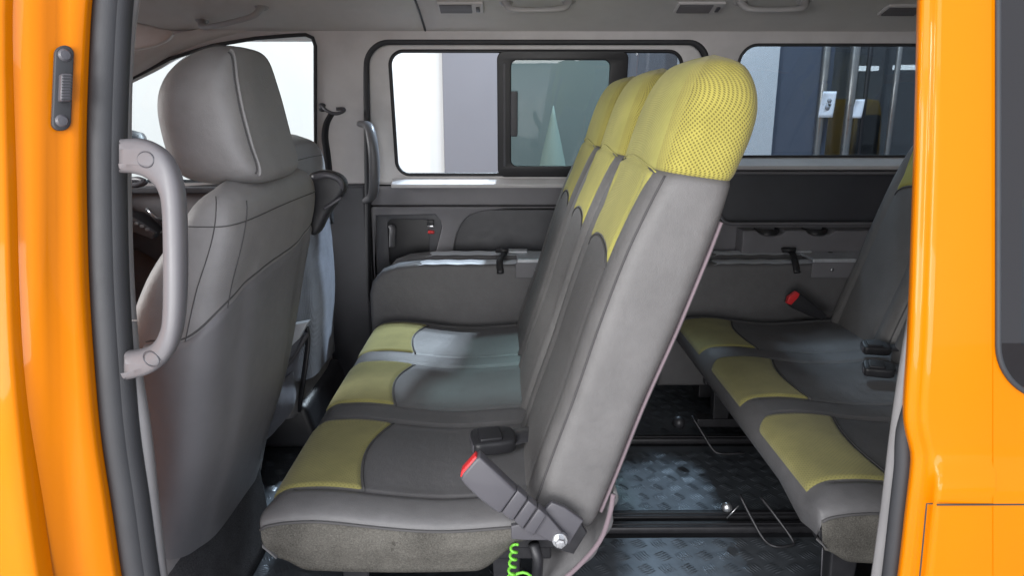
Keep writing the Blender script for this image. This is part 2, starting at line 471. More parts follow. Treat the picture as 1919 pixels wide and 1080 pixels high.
mb.build('print_mark', M['ink'], r)
sheet('notice_sheet', 1604, 186, 1617, 221, YB-.16, 'plain white notice sheet next to the yellow stand-in for the van reflection', 'notice', 'notices on the glass doors')
# solid yellow shape added beyond the glass for the van's reflection
yv = thing('van_reflection', (3.9, YB+1.4, -.45), 'dull yellow shape added for the van reflection in the glass doors', 'reflection')
def vx(px, Y): return W(px, 200, Y).x
Yv = YB+1.2
pr = [(vx(1606, Yv), -.1), (vx(1660, Yv), -.1), (vx(1662, Yv), .55), (vx(1655, Yv), 1.08), (vx(1648, Yv), 1.2), (vx(1615, Yv), 1.22), (vx(1607, Yv), 1.1), (vx(1603, Yv), .5)]
panel('body', pr, [], Yv, .9, M['yellow_dull'], yv, .03)
panel('windscreen', rrect(vx(1611, Yv), .62, vx(1652, Yv), 1.05, .03), [], Yv-.02, .03, M['black'], yv, .005)
for sx in (1614, 1646):
    MB().lathe((vx(sx, Yv), Yv-.01, .25), (0, -1, 0), [(.055, 0), (.055, .02), (.03, .03)], 16).build('headlight', M['steel'], yv)
for sx in (1612, 1652):
    MB().lathe((vx(sx, Yv), Yv+.2, -.25), (0, 1, 0), [(.2, 0), (.2, .18)], 20).build('wheel', M['black'], yv)
tag(slab('hall_back_wall', xc, xc+4.5, YB+3.2, YB+3.4, -.45, 5, M['wall_pale']), 'dim pale back wall of the hall beyond the glass doors', 'wall')
for i, (px, py) in enumerate(((1620, 128), (1700, 126))):
    p = W(px, py, YB+2.0)
    l = MB().box((p.x, p.y, p.z), (.28, .12, .05)).build('ceiling_lamp', M['lamp'], smooth=False, bev=.004)
    tag(l, ('small bright ceiling lamp above the yellow stand-in for the van reflection', 'small bright ceiling lamp near the rear window edge')[i], 'lamp', 'lamps in the hall beyond the glass doors')
# pale cone added outside, standing in for a smear on the tinted pane
p0 = W(1037, 198, 6.2); rt = thing('smear_cone', (p0.x, 6.2, -.45), 'faint pale cone added for the smear on the teal window pane', 'parasol')
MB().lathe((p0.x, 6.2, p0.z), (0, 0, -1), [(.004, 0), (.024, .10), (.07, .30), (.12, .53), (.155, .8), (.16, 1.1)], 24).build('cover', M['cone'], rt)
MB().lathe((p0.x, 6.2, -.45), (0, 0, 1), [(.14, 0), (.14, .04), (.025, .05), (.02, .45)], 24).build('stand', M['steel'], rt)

# ------------------------------------------------------------------ the van
van = thing('van', (0, 1.8, -.45), 'bright yellow passenger van seen through its open sliding door', 'van')
YW = 2.70; TL = -.18; ZT = .86
def yw(z): return YW+TL*(z-ZT) if z > ZT else YW
def WW(px, py, off=0):
    """photo pixel -> point on the far interior wall (upper part leans inwards)"""
    d = ray(px, py)
    k = (YW+off+TL*(CZ-ZT))/(d.y-TL*d.z)
    p = Vector((0, 0, CZ))+d*k
    if p.z < ZT: p = W(px, py, YW+off)
    return p
def xz(px, py, off=0):
    p = WW(px, py, off); return (p.x, p.z)
Z_SILL = WW(900, 345).z
# --- upper side trim with three openings
win_f = [xz(*q) for q in ((60, 250), (150, 196), (245, 149), (320, 110), (400, 85.5), (480, 72), (540, 67), (574, 65), (587, 71), (592, 86), (592, 200), (592, 343), (400, 348), (245, 358), (60, 362))]
a = xz(682, 76); b = xz(1297, 420)
door_hole = rrect(a[0], b[1]-.7, b[0], a[1], (.075, .085, .001, .001), 10)
a = xz(1388, 84); b = xz(1900, 293)
win_r = rrect(a[0], b[1], 2.35, a[1], (.04, .06, .01, .01), 10)
ztop = 1.37
def ytilt(y0, thick):
    def pl(x, z, d):
        return (x, y0+TL*(z-ZT)+thick/2-d, z)
    return pl
skew = lambda pts: [((x-.05*(1.30-z)) if x < 0 else x, z) for x, z in pts]
door_hole = skew(door_hole)
xl = xz(682, 76)[0]-.022; xr = max(q[0] for q in door_hole); zt_ = max(q[1] for q in door_hole)
arc = [q for q in door_hole if q[1] > zt_-.1]
arc = sorted(arc, key=lambda q: q[0])
outer = [(-2.3, Z_SILL), (xl, Z_SILL)]+[q for q in arc]+[(xr, b[1]-.004)]+[(2.6, b[1]-.004), (2.6, ztop), (-2.3, ztop)]
panel('side_trim', outer, [win_f, [q for q in win_r]], 0, .03, M['trim'], van, .004, place=ytilt(YW-.005, .03))
# lower dark part of the far centre pillar and front door trim
panel('pillar_trim', [(xz(596, 350)[0]-.02, Z_SILL-.003), (xz(596, 350)[0]-.02, .02), (xl-.012, .02), (xl-.012, Z_SILL-.003)], [], YW-.03, .06, M['trim_dark'], van, .012)
# headliner join line and window seals
MB().tube([(x, yw(z)-.008, z) for x, z in win_f], .0065, 8, True).build('window_seal', M['rubber'], van)
MB().tube([(x, yw(z)-.006, z) for x, z in win_r], .0055, 8, True).build('window_seal', M['rubber'], van)
# glass
def pane(name, pts, off, mat, th=.004):
    return panel(name, pts, [], 0, th, mat, van, .0005, place=ytilt(YW+off, th))
pane('front_window', win_f, .02, M['glass_clear']); pane('rear_window', win_r, .02, M['glass_grey'])
# --- far sliding door
a = xz(688, 82, .01); b = xz(1291, 400, .01)
d_out = rrect(a[0], Z_SILL-.004, b[0], a[1], (.07, .08, .002, .002), 10)
a2 = xz(729, 95, .01); b2 = xz(1258, 327, .01)
d_win = rrect(a2[0], b2[1], b2[0], a2[1], .05, 10)
dp = panel('sliding_door', skew(d_out), [d_win], 0, .03, M['trim_light'], van, .01, place=ytilt(YW+.008, .03))
MB().tube([(x, yw(z)+.002, z) for x, z in skew(rrect(xl+.025, .05, xr-.003, zt_-.003, (.072, .082, .001, .001), 10))], .011, 10, True).build('door_seal', M['rubber'], van)
MB().tube([(x, yw(z)+.012, z) for x, z in d_win], .007, 8, True).build('window_rubber', M['black'], dp)
pane('fixed_window', [q for q in rrect(xz(1155, 200)[0], b2[1], b2[0], a2[1], (.05, .002, .002, .05), 8)], .03, M['glass_grey'])
# sliding pane with its black frame
sf = xz(931, 94); sg = xz(1164, 332)
si = xz(958, 112); sj = xz(1133, 311)
sl = panel('sliding_window', rrect(sf[0], sg[1], sg[0], sf[1], (.03, .03, .03, .03), 8), [rrect(si[0], sj[1], sj[0], si[1], .022, 8)], 0, .018, M['black'], van, .004, place=ytilt(YW+.004, .018))
panel('tinted_pane', rrect(si[0]-.005, sj[1]-.005, sj[0]+.005, si[1]+.005, .024, 8), [], 0, .004, M['glass_teal'], sl, .0004, place=ytilt(YW+.012, .004))
q = xz(943, 118); q2 = xz(948, 312)
panel('guide_strip', rrect(q[0], q2[1], q2[0], q[1], .003, 4), [], 0, .006, M['trim_dark'], sl, .001, place=ytilt(YW-.001, .006))
q = xz(959, 170); q2 = xz(970, 256)
panel('latch_grip', rrect(q[0]-.004, q2[1], q2[0], q[1], .008, 5), [], 0, .014, M['trim_dark'], sl, .003, place=ytilt(YW-.003, .014))
# lower door trim
z1 = Z_SILL-.008; zm = W(800, 385, YW).z
XL, XR = xl+.004, xr-.012
g0, g1 = xl+.022, xr
panel('door_backing', rrect(g0-.05, .3, g1+.03, zt_+.01, .08, 6), [rrect(g0+.03, Z_SILL+.01, g1-.025, zt_-.03, .06, 6)], 0, .012, M['black'], dp, .001, place=ytilt(YW+.042, .012))
panel('upper_door_trim', rrect(XL, zm, XR, z1, .006, 4), [], YW-.004, .03, M['trim_mid'], dp, .006)
rec1 = [W(*q, YW) for q in ((706, 403), (816, 401), (826, 412), (829, 425), (818, 470), (814, 515), (706, 515))]
rec2 = smooth2([(p.x, p.z) for p in [W(*q, YW) for q in ((848, 515), (850, 475), (856, 440), (872, 410), (900, 396), (950, 391), (1060, 390), (1180, 392), (1230, 410), (1240, 470), (1238, 515), (1040, 518))]], 4)
rec1 = [(p.x, p.z) for p in rec1]
panel('lower_door_trim', rrect(XL, .06, XR, zm-.003, .01, 4), [rec1, [q for q in rec2]], YW-.016, .03, M['trim_mid'], dp, .005)
panel('door_pocket', [(XL+.01, .08), (XR-.01, .08), (XR-.01, zm-.02), (XL+.01, zm-.02)], [], YW+.02, .01, M['trim_dark'], dp, .001)
panel('handle_plate', [(x, z) for x, z in rec1], [rrect(W(709, 0, YW).x, W(0, 500, YW).z, W(792, 0, YW).x, W(0, 412, YW).z, .02, 6)], YW-.003, .012, M['trim_dark'], dp, .003)
panel('handle_well', [(W(705, 0, YW).x, W(0, 516, YW).z), (W(794, 0, YW).x, W(0, 516, YW).z), (W(794, 0, YW).x, W(0, 408, YW).z), (W(705, 0, YW).x, W(0, 408, YW).z)], [], YW+.012, .006, M['black'], dp, .001)
MB().tube([W(733, 424, YW-.02), W(736, 430, YW-.03), W(735, 446, YW-.03), W(735, 462, YW-.02)], .013, 12, smooth=4, flat=.6).build('door_handle', M['handle_dark'], dp)
MB().box(W(807, 424, YW-.006), (.024, .012, .009)).build('lock_slot', M['steel'], dp, bev=.002)
MB().box(W(808, 435, YW-.008), (.024, .014, .012)).build('lock_tab', M['red'], dp, bev=.003)
MB().box(W(807, 417, YW-.004), (.026, .01, .022)).build('lock_switch', M['black'], dp, bev=.002)
# pull handle at the leading edge of the far door
hp = [W(672, 236, 2.60), W(684, 232, 2.57), (0, 0, 0), (0, 0, 0)]
hp = [W(676, 232, 2.64), W(690, 236, 2.58), W(697, 262, 2.555), W(701, 300, 2.55), W(701, 345, 2.56), W(697, 368, 2.60), W(686, 376, 2.66)]
MB().tube(hp, lambda t: .016+.004*math.sin(math.pi*t), 14, smooth=6, flat=.75).build('pull_handle', M['handle_dark'], van)
# belt anchor on the far pillar
ba = MB().tube([W(603, 198, 2.60), W(612, 207, 2.585), W(628, 213, 2.58), W(643, 209, 2.59), W(644, 204, 2.60), W(630, 204, 2.59)], .006, 8, smooth=5).build('belt_anchor', M['buckle'], van)
MB().tube([W(604, 196, 2.61), W(604, 206, 2.60)], .012, 10).build('anchor_cap', M['trim_dark'], ba)
def ribbon(pts, wd, th=.002, axis=Vector((1, 0, 0))):
    pts = catmull([Vector(p) for p in pts], 6); m_ = MB(); v = []; f = []
    for i, p in enumerate(pts):
        t = (pts[min(i+1, len(pts)-1)]-pts[max(i-1, 0)]).normalized(); s_ = axis.normalized() if not callable(axis) else axis(i/(len(pts)-1))
        n = t.cross(s_).normalized()
        for (a_, b_) in ((-1, -1), (1, -1), (1, 1), (-1, 1)): v.append(p+s_*a_*wd/2+n*b_*th/2)
    for i in range(len(pts)-1):
        for k in range(4): f.append((i*4+k, i*4+(k+1) % 4, i*4+4+(k+1) % 4, i*4+4+k))
    f.append((3, 2, 1, 0)); k = (len(pts)-1)*4; f.append((k, k+1, k+2, k+3))
    return m_.add(v, f)
ribbon([W(622, 212, 2.585), W(612, 232, 2.58), W(609, 258, 2.57), W(613, 288, 2.56), W(617, 330, 2.55), W(619, 420, 2.52)], .024, .003, Vector((.75, .4, 0))).build('seat_belt', M['webbing'], ba)
slab('inner_skin', -2.4, 2.65, 2.755, 2.765, .0, Z_SILL+.012, M['black'], van, 0)
# --- rear side panel
q0 = xz(1384, 292); zq = q0[1]-.036; Xq = xr+.004
rp = panel('rear_side_panel', [(Xq, .0), (2.6, .0), (2.6, zq), (Xq, zq)], [rrect(W(1376, 0, 2.62).x, W(0, 421, 2.62).z, 2.45, zq-.022, (.02, .045, .05, .02), 8)], 2.62, .05, M['trim_mid'], van, .012)
panel('armrest_recess', [(Xq+.01, .1), (2.5, .1), (2.5, zq-.01), (Xq+.01, zq-.01)], [], 2.668, .01, M['recess'], rp, .001)
def ledge(x0, x1, ya, za, yb, zb_, mat, parent):
    v = [(x, y, z) for x in (x0, x1) for (y, z) in ((ya, za), (yb, zb_), (yb, zb_-.012), (ya+.006, za-.014))]
    MB().add(v, [(0, 1, 5, 4), (1, 2, 6, 5), (2, 3, 7, 6), (3, 0, 4, 7), (0, 3, 2, 1), (4, 5, 6, 7)]).build('window_ledge', mat, parent, bev=.003, smooth=False)
ledge(Xq+.05, 2.5, 2.606, W(1500, 311, 2.606).z, 2.688, W(1500, 293, 2.688).z, M['trim_light'], rp)
ledge(xz(735, 330)[0], xz(1250, 330)[0], 2.664, W(900, 346, 2.664).z, 2.70, W(900, 334, 2.70).z, M['trim_light'], dp)
MB().tube([(x, 2.618, z) for x, z in rrect(W(1376, 0, 2.62).x, W(0, 421, 2.62).z, 2.45, zq-.022, (.02, .045, .05, .02), 8)], .0065, 8, closed=True).build('recess_lip', M['trim_mid'], rp)
# armrest ledge with cup scallops
ex0 = W(1384, 425, 2.60).x; ex1 = 2.3; zl = W(1400, 428, 2.60).z
prof = []; xs = [ex0+(ex1-ex0)*i/120 for i in range(121)]
cups = [W(1474, 0, 2.6).x, W(1571, 0, 2.6).x]
for x in xs:
    dz = sum(.02*max(0, 1-((x-c)/.05)**2)**.5 for c in cups); prof.append((x, zl-dz))
panel('cup_ledge', prof+[(ex1, zl-.15), (ex0, zl-.15)], [], 2.545, .10, M['trim_mid'], rp, .006)
for c in cups:
    MB().lathe((c, 2.60, zl-.03), (0, 0, 1), [(.042, -.02), (.046, .03), (.043, .031), (.036, -.01)], 28).build('cup_holder', M['black'], rp)
# --- headliner
LP = [(2.665, 1.335), (2.64, 1.352), (2.60, 1.366), (2.52, 1.388), (2.42, 1.412), (2.30, 1.432), (2.15, 1.447), (1.85, 1.46), (1.4, 1.455), (1.15, 1.43), (1.05, 1.395), (1.0, 1.35)]
LPs = catmull([Vector((0, a, b)) for a, b in LP], 5)
def liner(name, x0, x1, mat=None, dz=0):
    n = len(LPs); v = []; f = []
    xs = [x0, x0+.004]+[x0+.004+(x1-x0-.008)*i/30 for i in range(1, 30)]+[x1-.004, x1]
    for i, x in enumerate(xs):
        e = .006 if i in (0, len(xs)-1) else 0
        for p in LPs: v.append((x, p.y, p.z+e+dz+.0*math.sin(x)))
    for i in range(len(xs)-1):
        for k in range(n-1): f.append((i*n+k, i*n+k+1, (i+1)*n+k+1, (i+1)*n+k))
    o = mesh(name, v, f, mat or M['lining'], van); s = o.modifiers.new('s', 'SOLIDIFY'); s.thickness = .02; s.offset = 1
    return o
xs_ = W(790, 40, 2.5).x
liner('roof_lining', -2.3, xs_-.0015); liner('roof_lining', xs_+.0015, 2.6)
MB().tube([(xs_, p.y, p.z+.002) for p in LPs], .0035, 6).build('lining_joint', M['rubber'], van)
# rail above the front window: the lining sweeps down over the a-pillar
def front_rail(u, v):
    x = interp([(0, -1.9), (.35, W(245, 130, 2.55).x), (.55, W(320, 95, 2.55).x), (.75, W(430, 66, 2.55).x), (1, W(600, 50, 2.55).x)], u)
    zb = interp([(0, .95), (.35, W(245, 143, 2.6).z), (.55, W(320, 105, 2.6).z), (.75, W(430, 74, 2.6).z), (1, W(600, 60, 2.6).z)], u)
    zt = zb+.10*(1-u)+.02
    k = v; y = 2.66-.16*k*(1.1-u)-.03*math.sin(math.pi*k); z = zb+.004+(zt-zb)*k**1.3
    return (x, y, z)
loft('front_rail', front_rail, 40, 12, M['lining'], van, close_u=False)
# sun visor
pts = [W(*q, 2.2) for q in ((225, 40), (262, 43), (300, 52), (321, 58), (318, 70), (300, 82), (262, 92), (225, 96))]
panel('sun_visor', smooth2([(p.x, p.z) for p in pts], 4), [], 2.2, .022, M['trim'], van, .008)
def LH(px, py, off=0):
    d = ray(px, py); best = None
    for k in range(400):
        y = 2.70-k*.002; z = CZ+d.z/d.y*y; zl_ = 1.333
        for a_, b_ in zip(LPs[:-1], LPs[1:]):
            if (a_.y-y)*(b_.y-y) <= 0:
                zl_ = a_.z+(b_.z-a_.z)*((y-a_.y)/((b_.y-a_.y) or 1)); break
        if z <= zl_: best = Vector((d.x/d.y*y, y, z)); break
    return (best or W(px, py, 2.3))+Vector((0, -off*.5, -off))
# assist handles
def assist(p0, p1, drop, Y0, name='assist_handle', r=.0105):
    a = LH(*p0); b = LH(*p1); off = Vector((0, -.035, -.016-drop))
    pts = [a, a+off*.75+(b-a)*.06, a+off+(b-a)*.2, a+off*1.05+(b-a)*.5, a+off+(b-a)*.8, b+off*.75-(b-a)*.06, b]
    o = MB().tube(pts, lambda t: r*(1.45-.45*math.sin(math.pi*t)**.5), 14, smooth=6, flat=.8).build(name, M['assist'], van)
    for p in (a, b): MB().lathe(p+Vector((0, .0, .003)), (0, -.6, -1), [(.024, -.012), (.023, .002), (.018, .006)], 20).build('handle_mount', M['assist'], o)
assist((378, 38), (490, 12), .015, 2.52); assist((948, 3), (1066, 1), .012, 2.43); assist((1388, 3), (1508, 1), .012, 2.43)
# air vents in the lining
def vent(p0, p1, Y0):
    a = LH(*p0, .004); b = LH(*p1, .004); b.y = a.y; b.z = a.z
    c = (a+b)/2; wd = b.x-a.x; nrm = Vector((0, -.28, -1)).normalized(); up = Vector((0, -1, .28)).normalized()
    rot = Matrix((Vector((1, 0, 0)), up, -nrm)).transposed()
    o = MB().box(c, (wd, .075, .012), rot).build('air_vent', M['trim'], van, bev=.004, smooth=False)
    MB().box(c+nrm*.0055-Vector((wd*.1, 0, 0)), (wd*.70, .055, .003), rot).build('vent_opening', M['recess'], o, smooth=False)
    m_ = MB()
    for i in range(6): m_.box(c+nrm*.008-Vector((wd*.1, 0, 0))+up*(-.024+i*.0096), (wd*.69, .0035, .004), rot)
    m_.build('slat', M['handle'], o, smooth=False)
    MB().box(c+nrm*.009+Vector((wd*.38, 0, 0)), (.012, .03, .006), rot).build('vent_wheel', M['trim_dark'], o, bev=.002)
vent((820, 10), (906, 9), 2.44); vent((1266, 10), (1356, 9), 2.44); vent((1654, 15), (1745, 14), 2.44)

# --- near front pillar (left of the opening), built row by row as a wrapped section
def yn(z):   # the side of the body: leans in towards the roof, full at the belt line
    return interp([(-.5, .95), (0, .905), (.4, .875), (.75, .885), (1.0, .925), (1.3, .99), (1.6, 1.12)], z)
def Wn(px, py, off=0):
    d = ray(px, py); Y = .93
    for _ in range(12):
        p = W(px, py, Y); Y = yn(p.z)+off
    return W(px, py, Y)
rows = [-120, 0, 130, 270, 400, 540, 670, 810, 940, 1080, 1220]
ye = [205, 189.5, 182, 178, 179, 183, 191, 203, 222, 242, 268]       # yellow / seal edge
se = [238, 232, 230, 230, 231, 235, 243, 258, 274, 290, 312]         # seal / trim edge
te = [300, 262, 249, 246, 247, 252, 263, 284, 298, 314, 336]         # trim inner edge
def col(tab, y): return interp(list(zip(rows, tab)), y)
def strip(name, cols, mat, parent, ny=60, y0=-120, y1=1220, back=None, sub=0):
    """cols: list of (px function of row, depth offset); an upright moulded strip"""
    v = []; f = []; n = len(cols)
    for j in range(ny+1):
        y = y0+(y1-y0)*j/ny
        for (cf, off) in cols: v.append(Wn(cf(y), y, off))
    for j in range(ny):
        for i in range(n-1): f.append((j*n+i, j*n+i+1, (j+1)*n+i+1, (j+1)*n+i))
    o = mesh(name, v, f, mat, parent)
    if sub:
        s = o.modifiers.new('s', 'SUBSURF'); s.levels = 1; s.render_levels = sub
    return o
fp = strip('front_pillar', [(lambda y: col(ye, y)-240, -.075), (lambda y: 3, -.07), (lambda y: 9, -.066), (lambda y: 22, -.063), (lambda y: 60-.02*abs(y-500), -.058), (lambda y: 88+.02*max(0, y-500), -.045), (lambda y: 104+.03*max(0, y-500), -.034),
      (lambda y: 130+.04*max(0, y-400), -.026), (lambda y: col(ye, y)-32, -.02), (lambda y: col(ye, y)-22, -.012), (lambda y: col(ye, y)-16, .0), (lambda y: col(ye, y)-6, .006), (lambda y: col(ye, y)+4, .010), (lambda y: col(ye, y)+4, .05)], M['paint'], van, 70)
# front door skin beyond the shut line
v = []; f = []
for j in range(31):
    z = -.25+1.75*j/30
    for i, (dx, off) in enumerate(((-1.7, -.0), (-.9, -.06), (-.3, -.08), (-.02, -.082), (-.004, -.08), (0, -.075), (0, -.05))):
        v.append((Wn(1, 540, -.1).x+dx-.006+.02*(z-.8), yn(z)+off, z))
for j in range(30):
    for i in range(6): f.append((j*7+i, j*7+i+1, j*7+8+i, j*7+7+i))
mesh('front_door', v, f, M['paint'], van)
strip('shut_gap', [(lambda y: -3, -.068), (lambda y: 5, -.071)], M['black'], fp)
# pillar rubber seal: double lipped
def off_path(tab, dx, off): return [Wn(col(tab, y)+dx, y, off) for y in range(-120, 1221, 40)]
ds = MB()
ds.tube(off_path(ye, 16, .014), .0195, 12, smooth=3)
ds.tube(off_path(ye, 32, .020), .0185, 12, smooth=3)
ds.tube(off_path(se, -8, .018), .0055, 10, smooth=3)
ds.build('door_seal', M['rubber'], van)
ft = strip('front_pillar_trim', [(lambda y: col(se, y)-6, .05), (lambda y: col(se, y)-4, .028), (lambda y: col(se, y)+1, .022), (lambda y: .5*(col(se, y)+col(te, y)), .026), (lambda y: col(te, y)-3, .034), (lambda y: col(te, y), .045), (lambda y: col(te, y)+1, .075), (lambda y: col(te, y)-25, .16)], M['trim_near'], van, 70, -120, 600)
strip('lower_pillar_trim', [(lambda y: col(se, y)-6, .05), (lambda y: col(se, y)-4, .030), (lambda y: col(se, y)+1, .024), (lambda y: .5*(col(se, y)+col(te, y)), .028), (lambda y: col(te, y)-3, .036), (lambda y: col(te, y), .047), (lambda y: col(te, y)+1, .077), (lambda y: col(te, y)-25, .16)], M['trim_near'], van, 50, 602, 1220)
# striker plate with two bolts on the pillar
c = Wn(115, 166, -.032)
up_ = (Wn(119, 95, -.032)-Wn(113, 238, -.032)).normalized(); rt_ = (Wn(128, 166, -.026)-Wn(100, 166, -.038)).normalized(); nn = rt_.cross(up_).normalized()
if nn.y > 0: nn = -nn
def sp(x, z, d): return c+rt_*x+up_*z+nn*(d+.004)
st = panel('striker_plate', rrect(-.0105, -.052, .0105, .052, .0104, 8), [], 0, .008, M['rubber'], fp, .002, place=sp)
for zz in (-.040, .040):
    MB().lathe(sp(0, zz, .002), nn, [(.0078, 0), (.0078, .003), (.0055, .0055), (.002, .006)], 12).build('bolt', M['buckle'], st, angle=30)
panel('striker', rrect(-.0055, -.017, .0075, .017, .003, 5), [], 0, .016, M['buckle'], st, .003, place=lambda x, z, d: sp(x, z, d+.006))
mb = MB()
for i in range(9):
    mb.box(sp(.001, -.014+i*.0035, .0145), (.0115, .001, .0012), Matrix((rt_, -nn, up_)).transposed())
mb.build('striker_rib', M['rubber'], st, smooth=False)
# big D grab handle
def gy(px): return .010-.046*sstep(225, 335, px)
gout = [(236, 260), (262, 259), (290, 267), (318, 290), (338, 330), (347, 380), (350, 480), (347, 580), (335, 640), (312, 678), (286, 698), (262, 705), (243, 706)]
gin = [(243, 656), (266, 654), (286, 645), (301, 624), (309, 588), (311, 480), (309, 390), (302, 355), (286, 336), (262, 325), (236, 322)]
def gpts(l):
    q = catmull([Vector((a, b, 0)) for a, b in l], 5); return [(v.x, v.y) for v in q]
_pts = gpts(gout)+gpts(gin)
cu_pts = [(Wn(a, b, gy(a)), a) for a, b in _pts]
xa0 = min(p.x for p, a in cu_pts); xa1 = max(p.x for p, a in cu_pts)
def gplace2(x, z, d):
    k = sstep(0, 1, (x-xa0)/(xa1-xa0)); return (x, yn(z)+.000-.038*k-d, z)
g = panel('grab_handle', [(p.x, p.z) for p, a in cu_pts], [], 0, .034, M['handle'], van, .0125, place=gplace2, angle=60)
g.data.polygons.foreach_set('use_smooth', [True]*len(g.data.polygons))
for q in ((279, 298), (288, 670)):
    cc = Wn(q[0], q[1], -.03)
    MB().tube([Vector(gplace2(cc.x+.0135*math.cos(a), cc.z+.0095*math.sin(a), .0172)) for a in [2*math.pi*i/32 for i in range(32)]], .0008, 6, closed=True).build('handle_cap', M['trim_dark'], g)
# --- rear pillar / quarter panel (right of the opening)
rr_ = [(-120, 1722), (0, 1718), (150, 1715), (300, 1711), (450, 1706), (540, 1703), (650, 1698), (735, 1692), (785, 1690.5), (820, 1696), (850, 1703), (880, 1702), (950, 1694), (1080, 1679), (1220, 1660)]
def re_(y): return interp(rr_, y)
def yq(z): return yn(z)-.10+.05*sstep(.7, .95, z)*0
qx0 = [(0, .045), (2, .02), (6, .004), (14, -.003), (22, -.003), (28, -.006), (34, -.010), (41, -.014)]
qpts = []
ny = 90
v = []; f = []
ncol = None
wl = lambda y: 1868-.0*y
for j in range(ny+1):
    y = -120+1340*j/ny; row = []
    for (dx, off) in qx0: row.append(Wn(re_(y)+dx, y, off))
    e = re_(y)+41
    # full body side: a soft shoulder crease near the belt
    for k in range(1, 15):
        px = e+(1866-e)*k/14
        zz = Wn(px, y, -.02).z
        sh = -.016*sstep(.66, .60, zz)+.012*sstep(.595, .56, zz)*.0
        row.append(Wn(px, y, -.014-.006*math.sin(math.pi*k/28)+sh*sstep(0, .15, k/14)))
    ncol = len(row); v += row
for j in range(ny):
    for i in range(ncol-1): f.append((j*ncol+i, j*ncol+i+1, (j+1)*ncol+i+1, (j+1)*ncol+i))
rpil = mesh('rear_pillar', v, f, M['paint'], van)
# outer quarter panel right of the window line: window opening above, skin below
zc = Wn(1890, 690).z
def qs(x, z):
    sh = -.016*sstep(.66, .60, z)
    return yn(z)-.020+sh
X0 = Wn(1866, 540, -.02).x
def edge_x(z):
    # same x as the pillar mesh edge
    lo, hi = -400, 1500
    for _ in range(30):
        m_ = (lo+hi)/2
        if Wn(1866, m_, -.02-.016*sstep(.66, .60, z)).z > z: lo = m_
        else: hi = m_
    return Wn(1866, (lo+hi)/2, -.02-.016*sstep(.66, .60, z)).x
NX, NZ = 60, 110; v = []; f = []
zs = [-.42+(1.62+.42)*j/NZ for j in range(NZ+1)]
for z in zs:
    ex = edge_x(z)-.004
    for i in range(NX+1):
        t = i/NX; x = ex+(2.75-ex)*(t**1.5)
        v.append((x, qs(x, z)-.001, z))
wz0 = Wn(1900, 745, -.02).z; wx0 = Wn(1880, 400, -.02).x; rad = .07
def in_win(x, z):
    if z < wz0 or x < wx0 or z > 1.36 or x > 2.4: return False
    if x < wx0+rad and z < wz0+rad: return (x-wx0-rad)**2+(z-wz0-rad)**2 < rad*rad
    return True
for j in range(NZ):
    for i in range(NX):
        q = (j*(NX+1)+i, j*(NX+1)+i+1, (j+1)*(NX+1)+i+1, (j+1)*(NX+1)+i)
        c_ = sum((Vector(v[k]) for k in q), Vector())/4
        if c_.z > wz0-.0 and c_.x > wx0+.03 and c_.z > wz0+.03 and c_.z < 1.34 and c_.x < 2.37 and in_win(c_.x-.03, c_.z-.03): continue
        f.append(q)
quarter = mesh('quarter_panel', v, f, M['paint'], van)
# window: rubber, then dark glass that overlaps the skin by a few millimetres
ring = rrect(wx0, wz0, 2.40, 1.36, (.05, .05, rad, rad), 12)
ring = [(x, z) for x, z in ring]
dense = []
for i in range(len(ring)):
    a = ring[i]; b = ring[(i+1) % len(ring)]; n = max(1, int(math.hypot(b[0]-a[0], b[1]-a[1])/.03))
    for k in range(n): dense.append((a[0]+(b[0]-a[0])*k/n, a[1]+(b[1]-a[1])*k/n))
def wshift(x, z): return x+(edge_x(z)-edge_x(.8))*sstep(.5, 0, x-wx0)
qw = MB().tube([(wshift(x, z), qs(x, z)-.004, z) for x, z in dense], .0035, 10, True).build('quarter_window', M['rubber'], van)
v = []; f = []
for j in range(31):
    z = wz0-.0+(1.36-wz0)*j/30
    for i in range(31):
        xa_ = wx0
        if z < wz0+rad: xa_ = wx0+rad-math.sqrt(max(0, rad**2-(z-wz0-rad)**2))
        x = xa_+(2.40-xa_)*(i/30); v.append((wshift(x, z), qs(x, z)-.004, z))
for j in range(30):
    for i in range(30): f.append((j*31+i, j*31+i+1, j*31+32+i, j*31+31+i))
mesh('dark_glass', v, f, M['glass_dark'], qw)
# blanking behind: inner trim seen dimly through the glass
slab('inner_trim', wx0+.1, 2.45, 1.04, 1.06, -.2, wz0+.02, M['black'], qw)
# fuel flap shut line
def groove(pts, nm):
    MB().tube(pts, .0017, 6).build(nm, M['black'], quarter if nm == 'flap_line' else rpil)
L = [Wn(re_(y)+42+.02*(y-945), y, -.0175-.0155) for y in range(1230, 944, -15)]
L2 = [Wn(1738+k*10, 945+.0*k, -.0175-.0170) for k in range(1, 26)]
MB().tube([p for p in L]+[L2[0]], .0010, 6).build('flap_line', M['rubber'], rpil)
zf = L2[0].z; MB().tube([(L2[0].x+.004+i*.03, qs(L2[0].x+.004+i*.03, zf)-.0012, zf) for i in range(40)], .0012, 6).build('flap_line', M['rubber'], quarter)
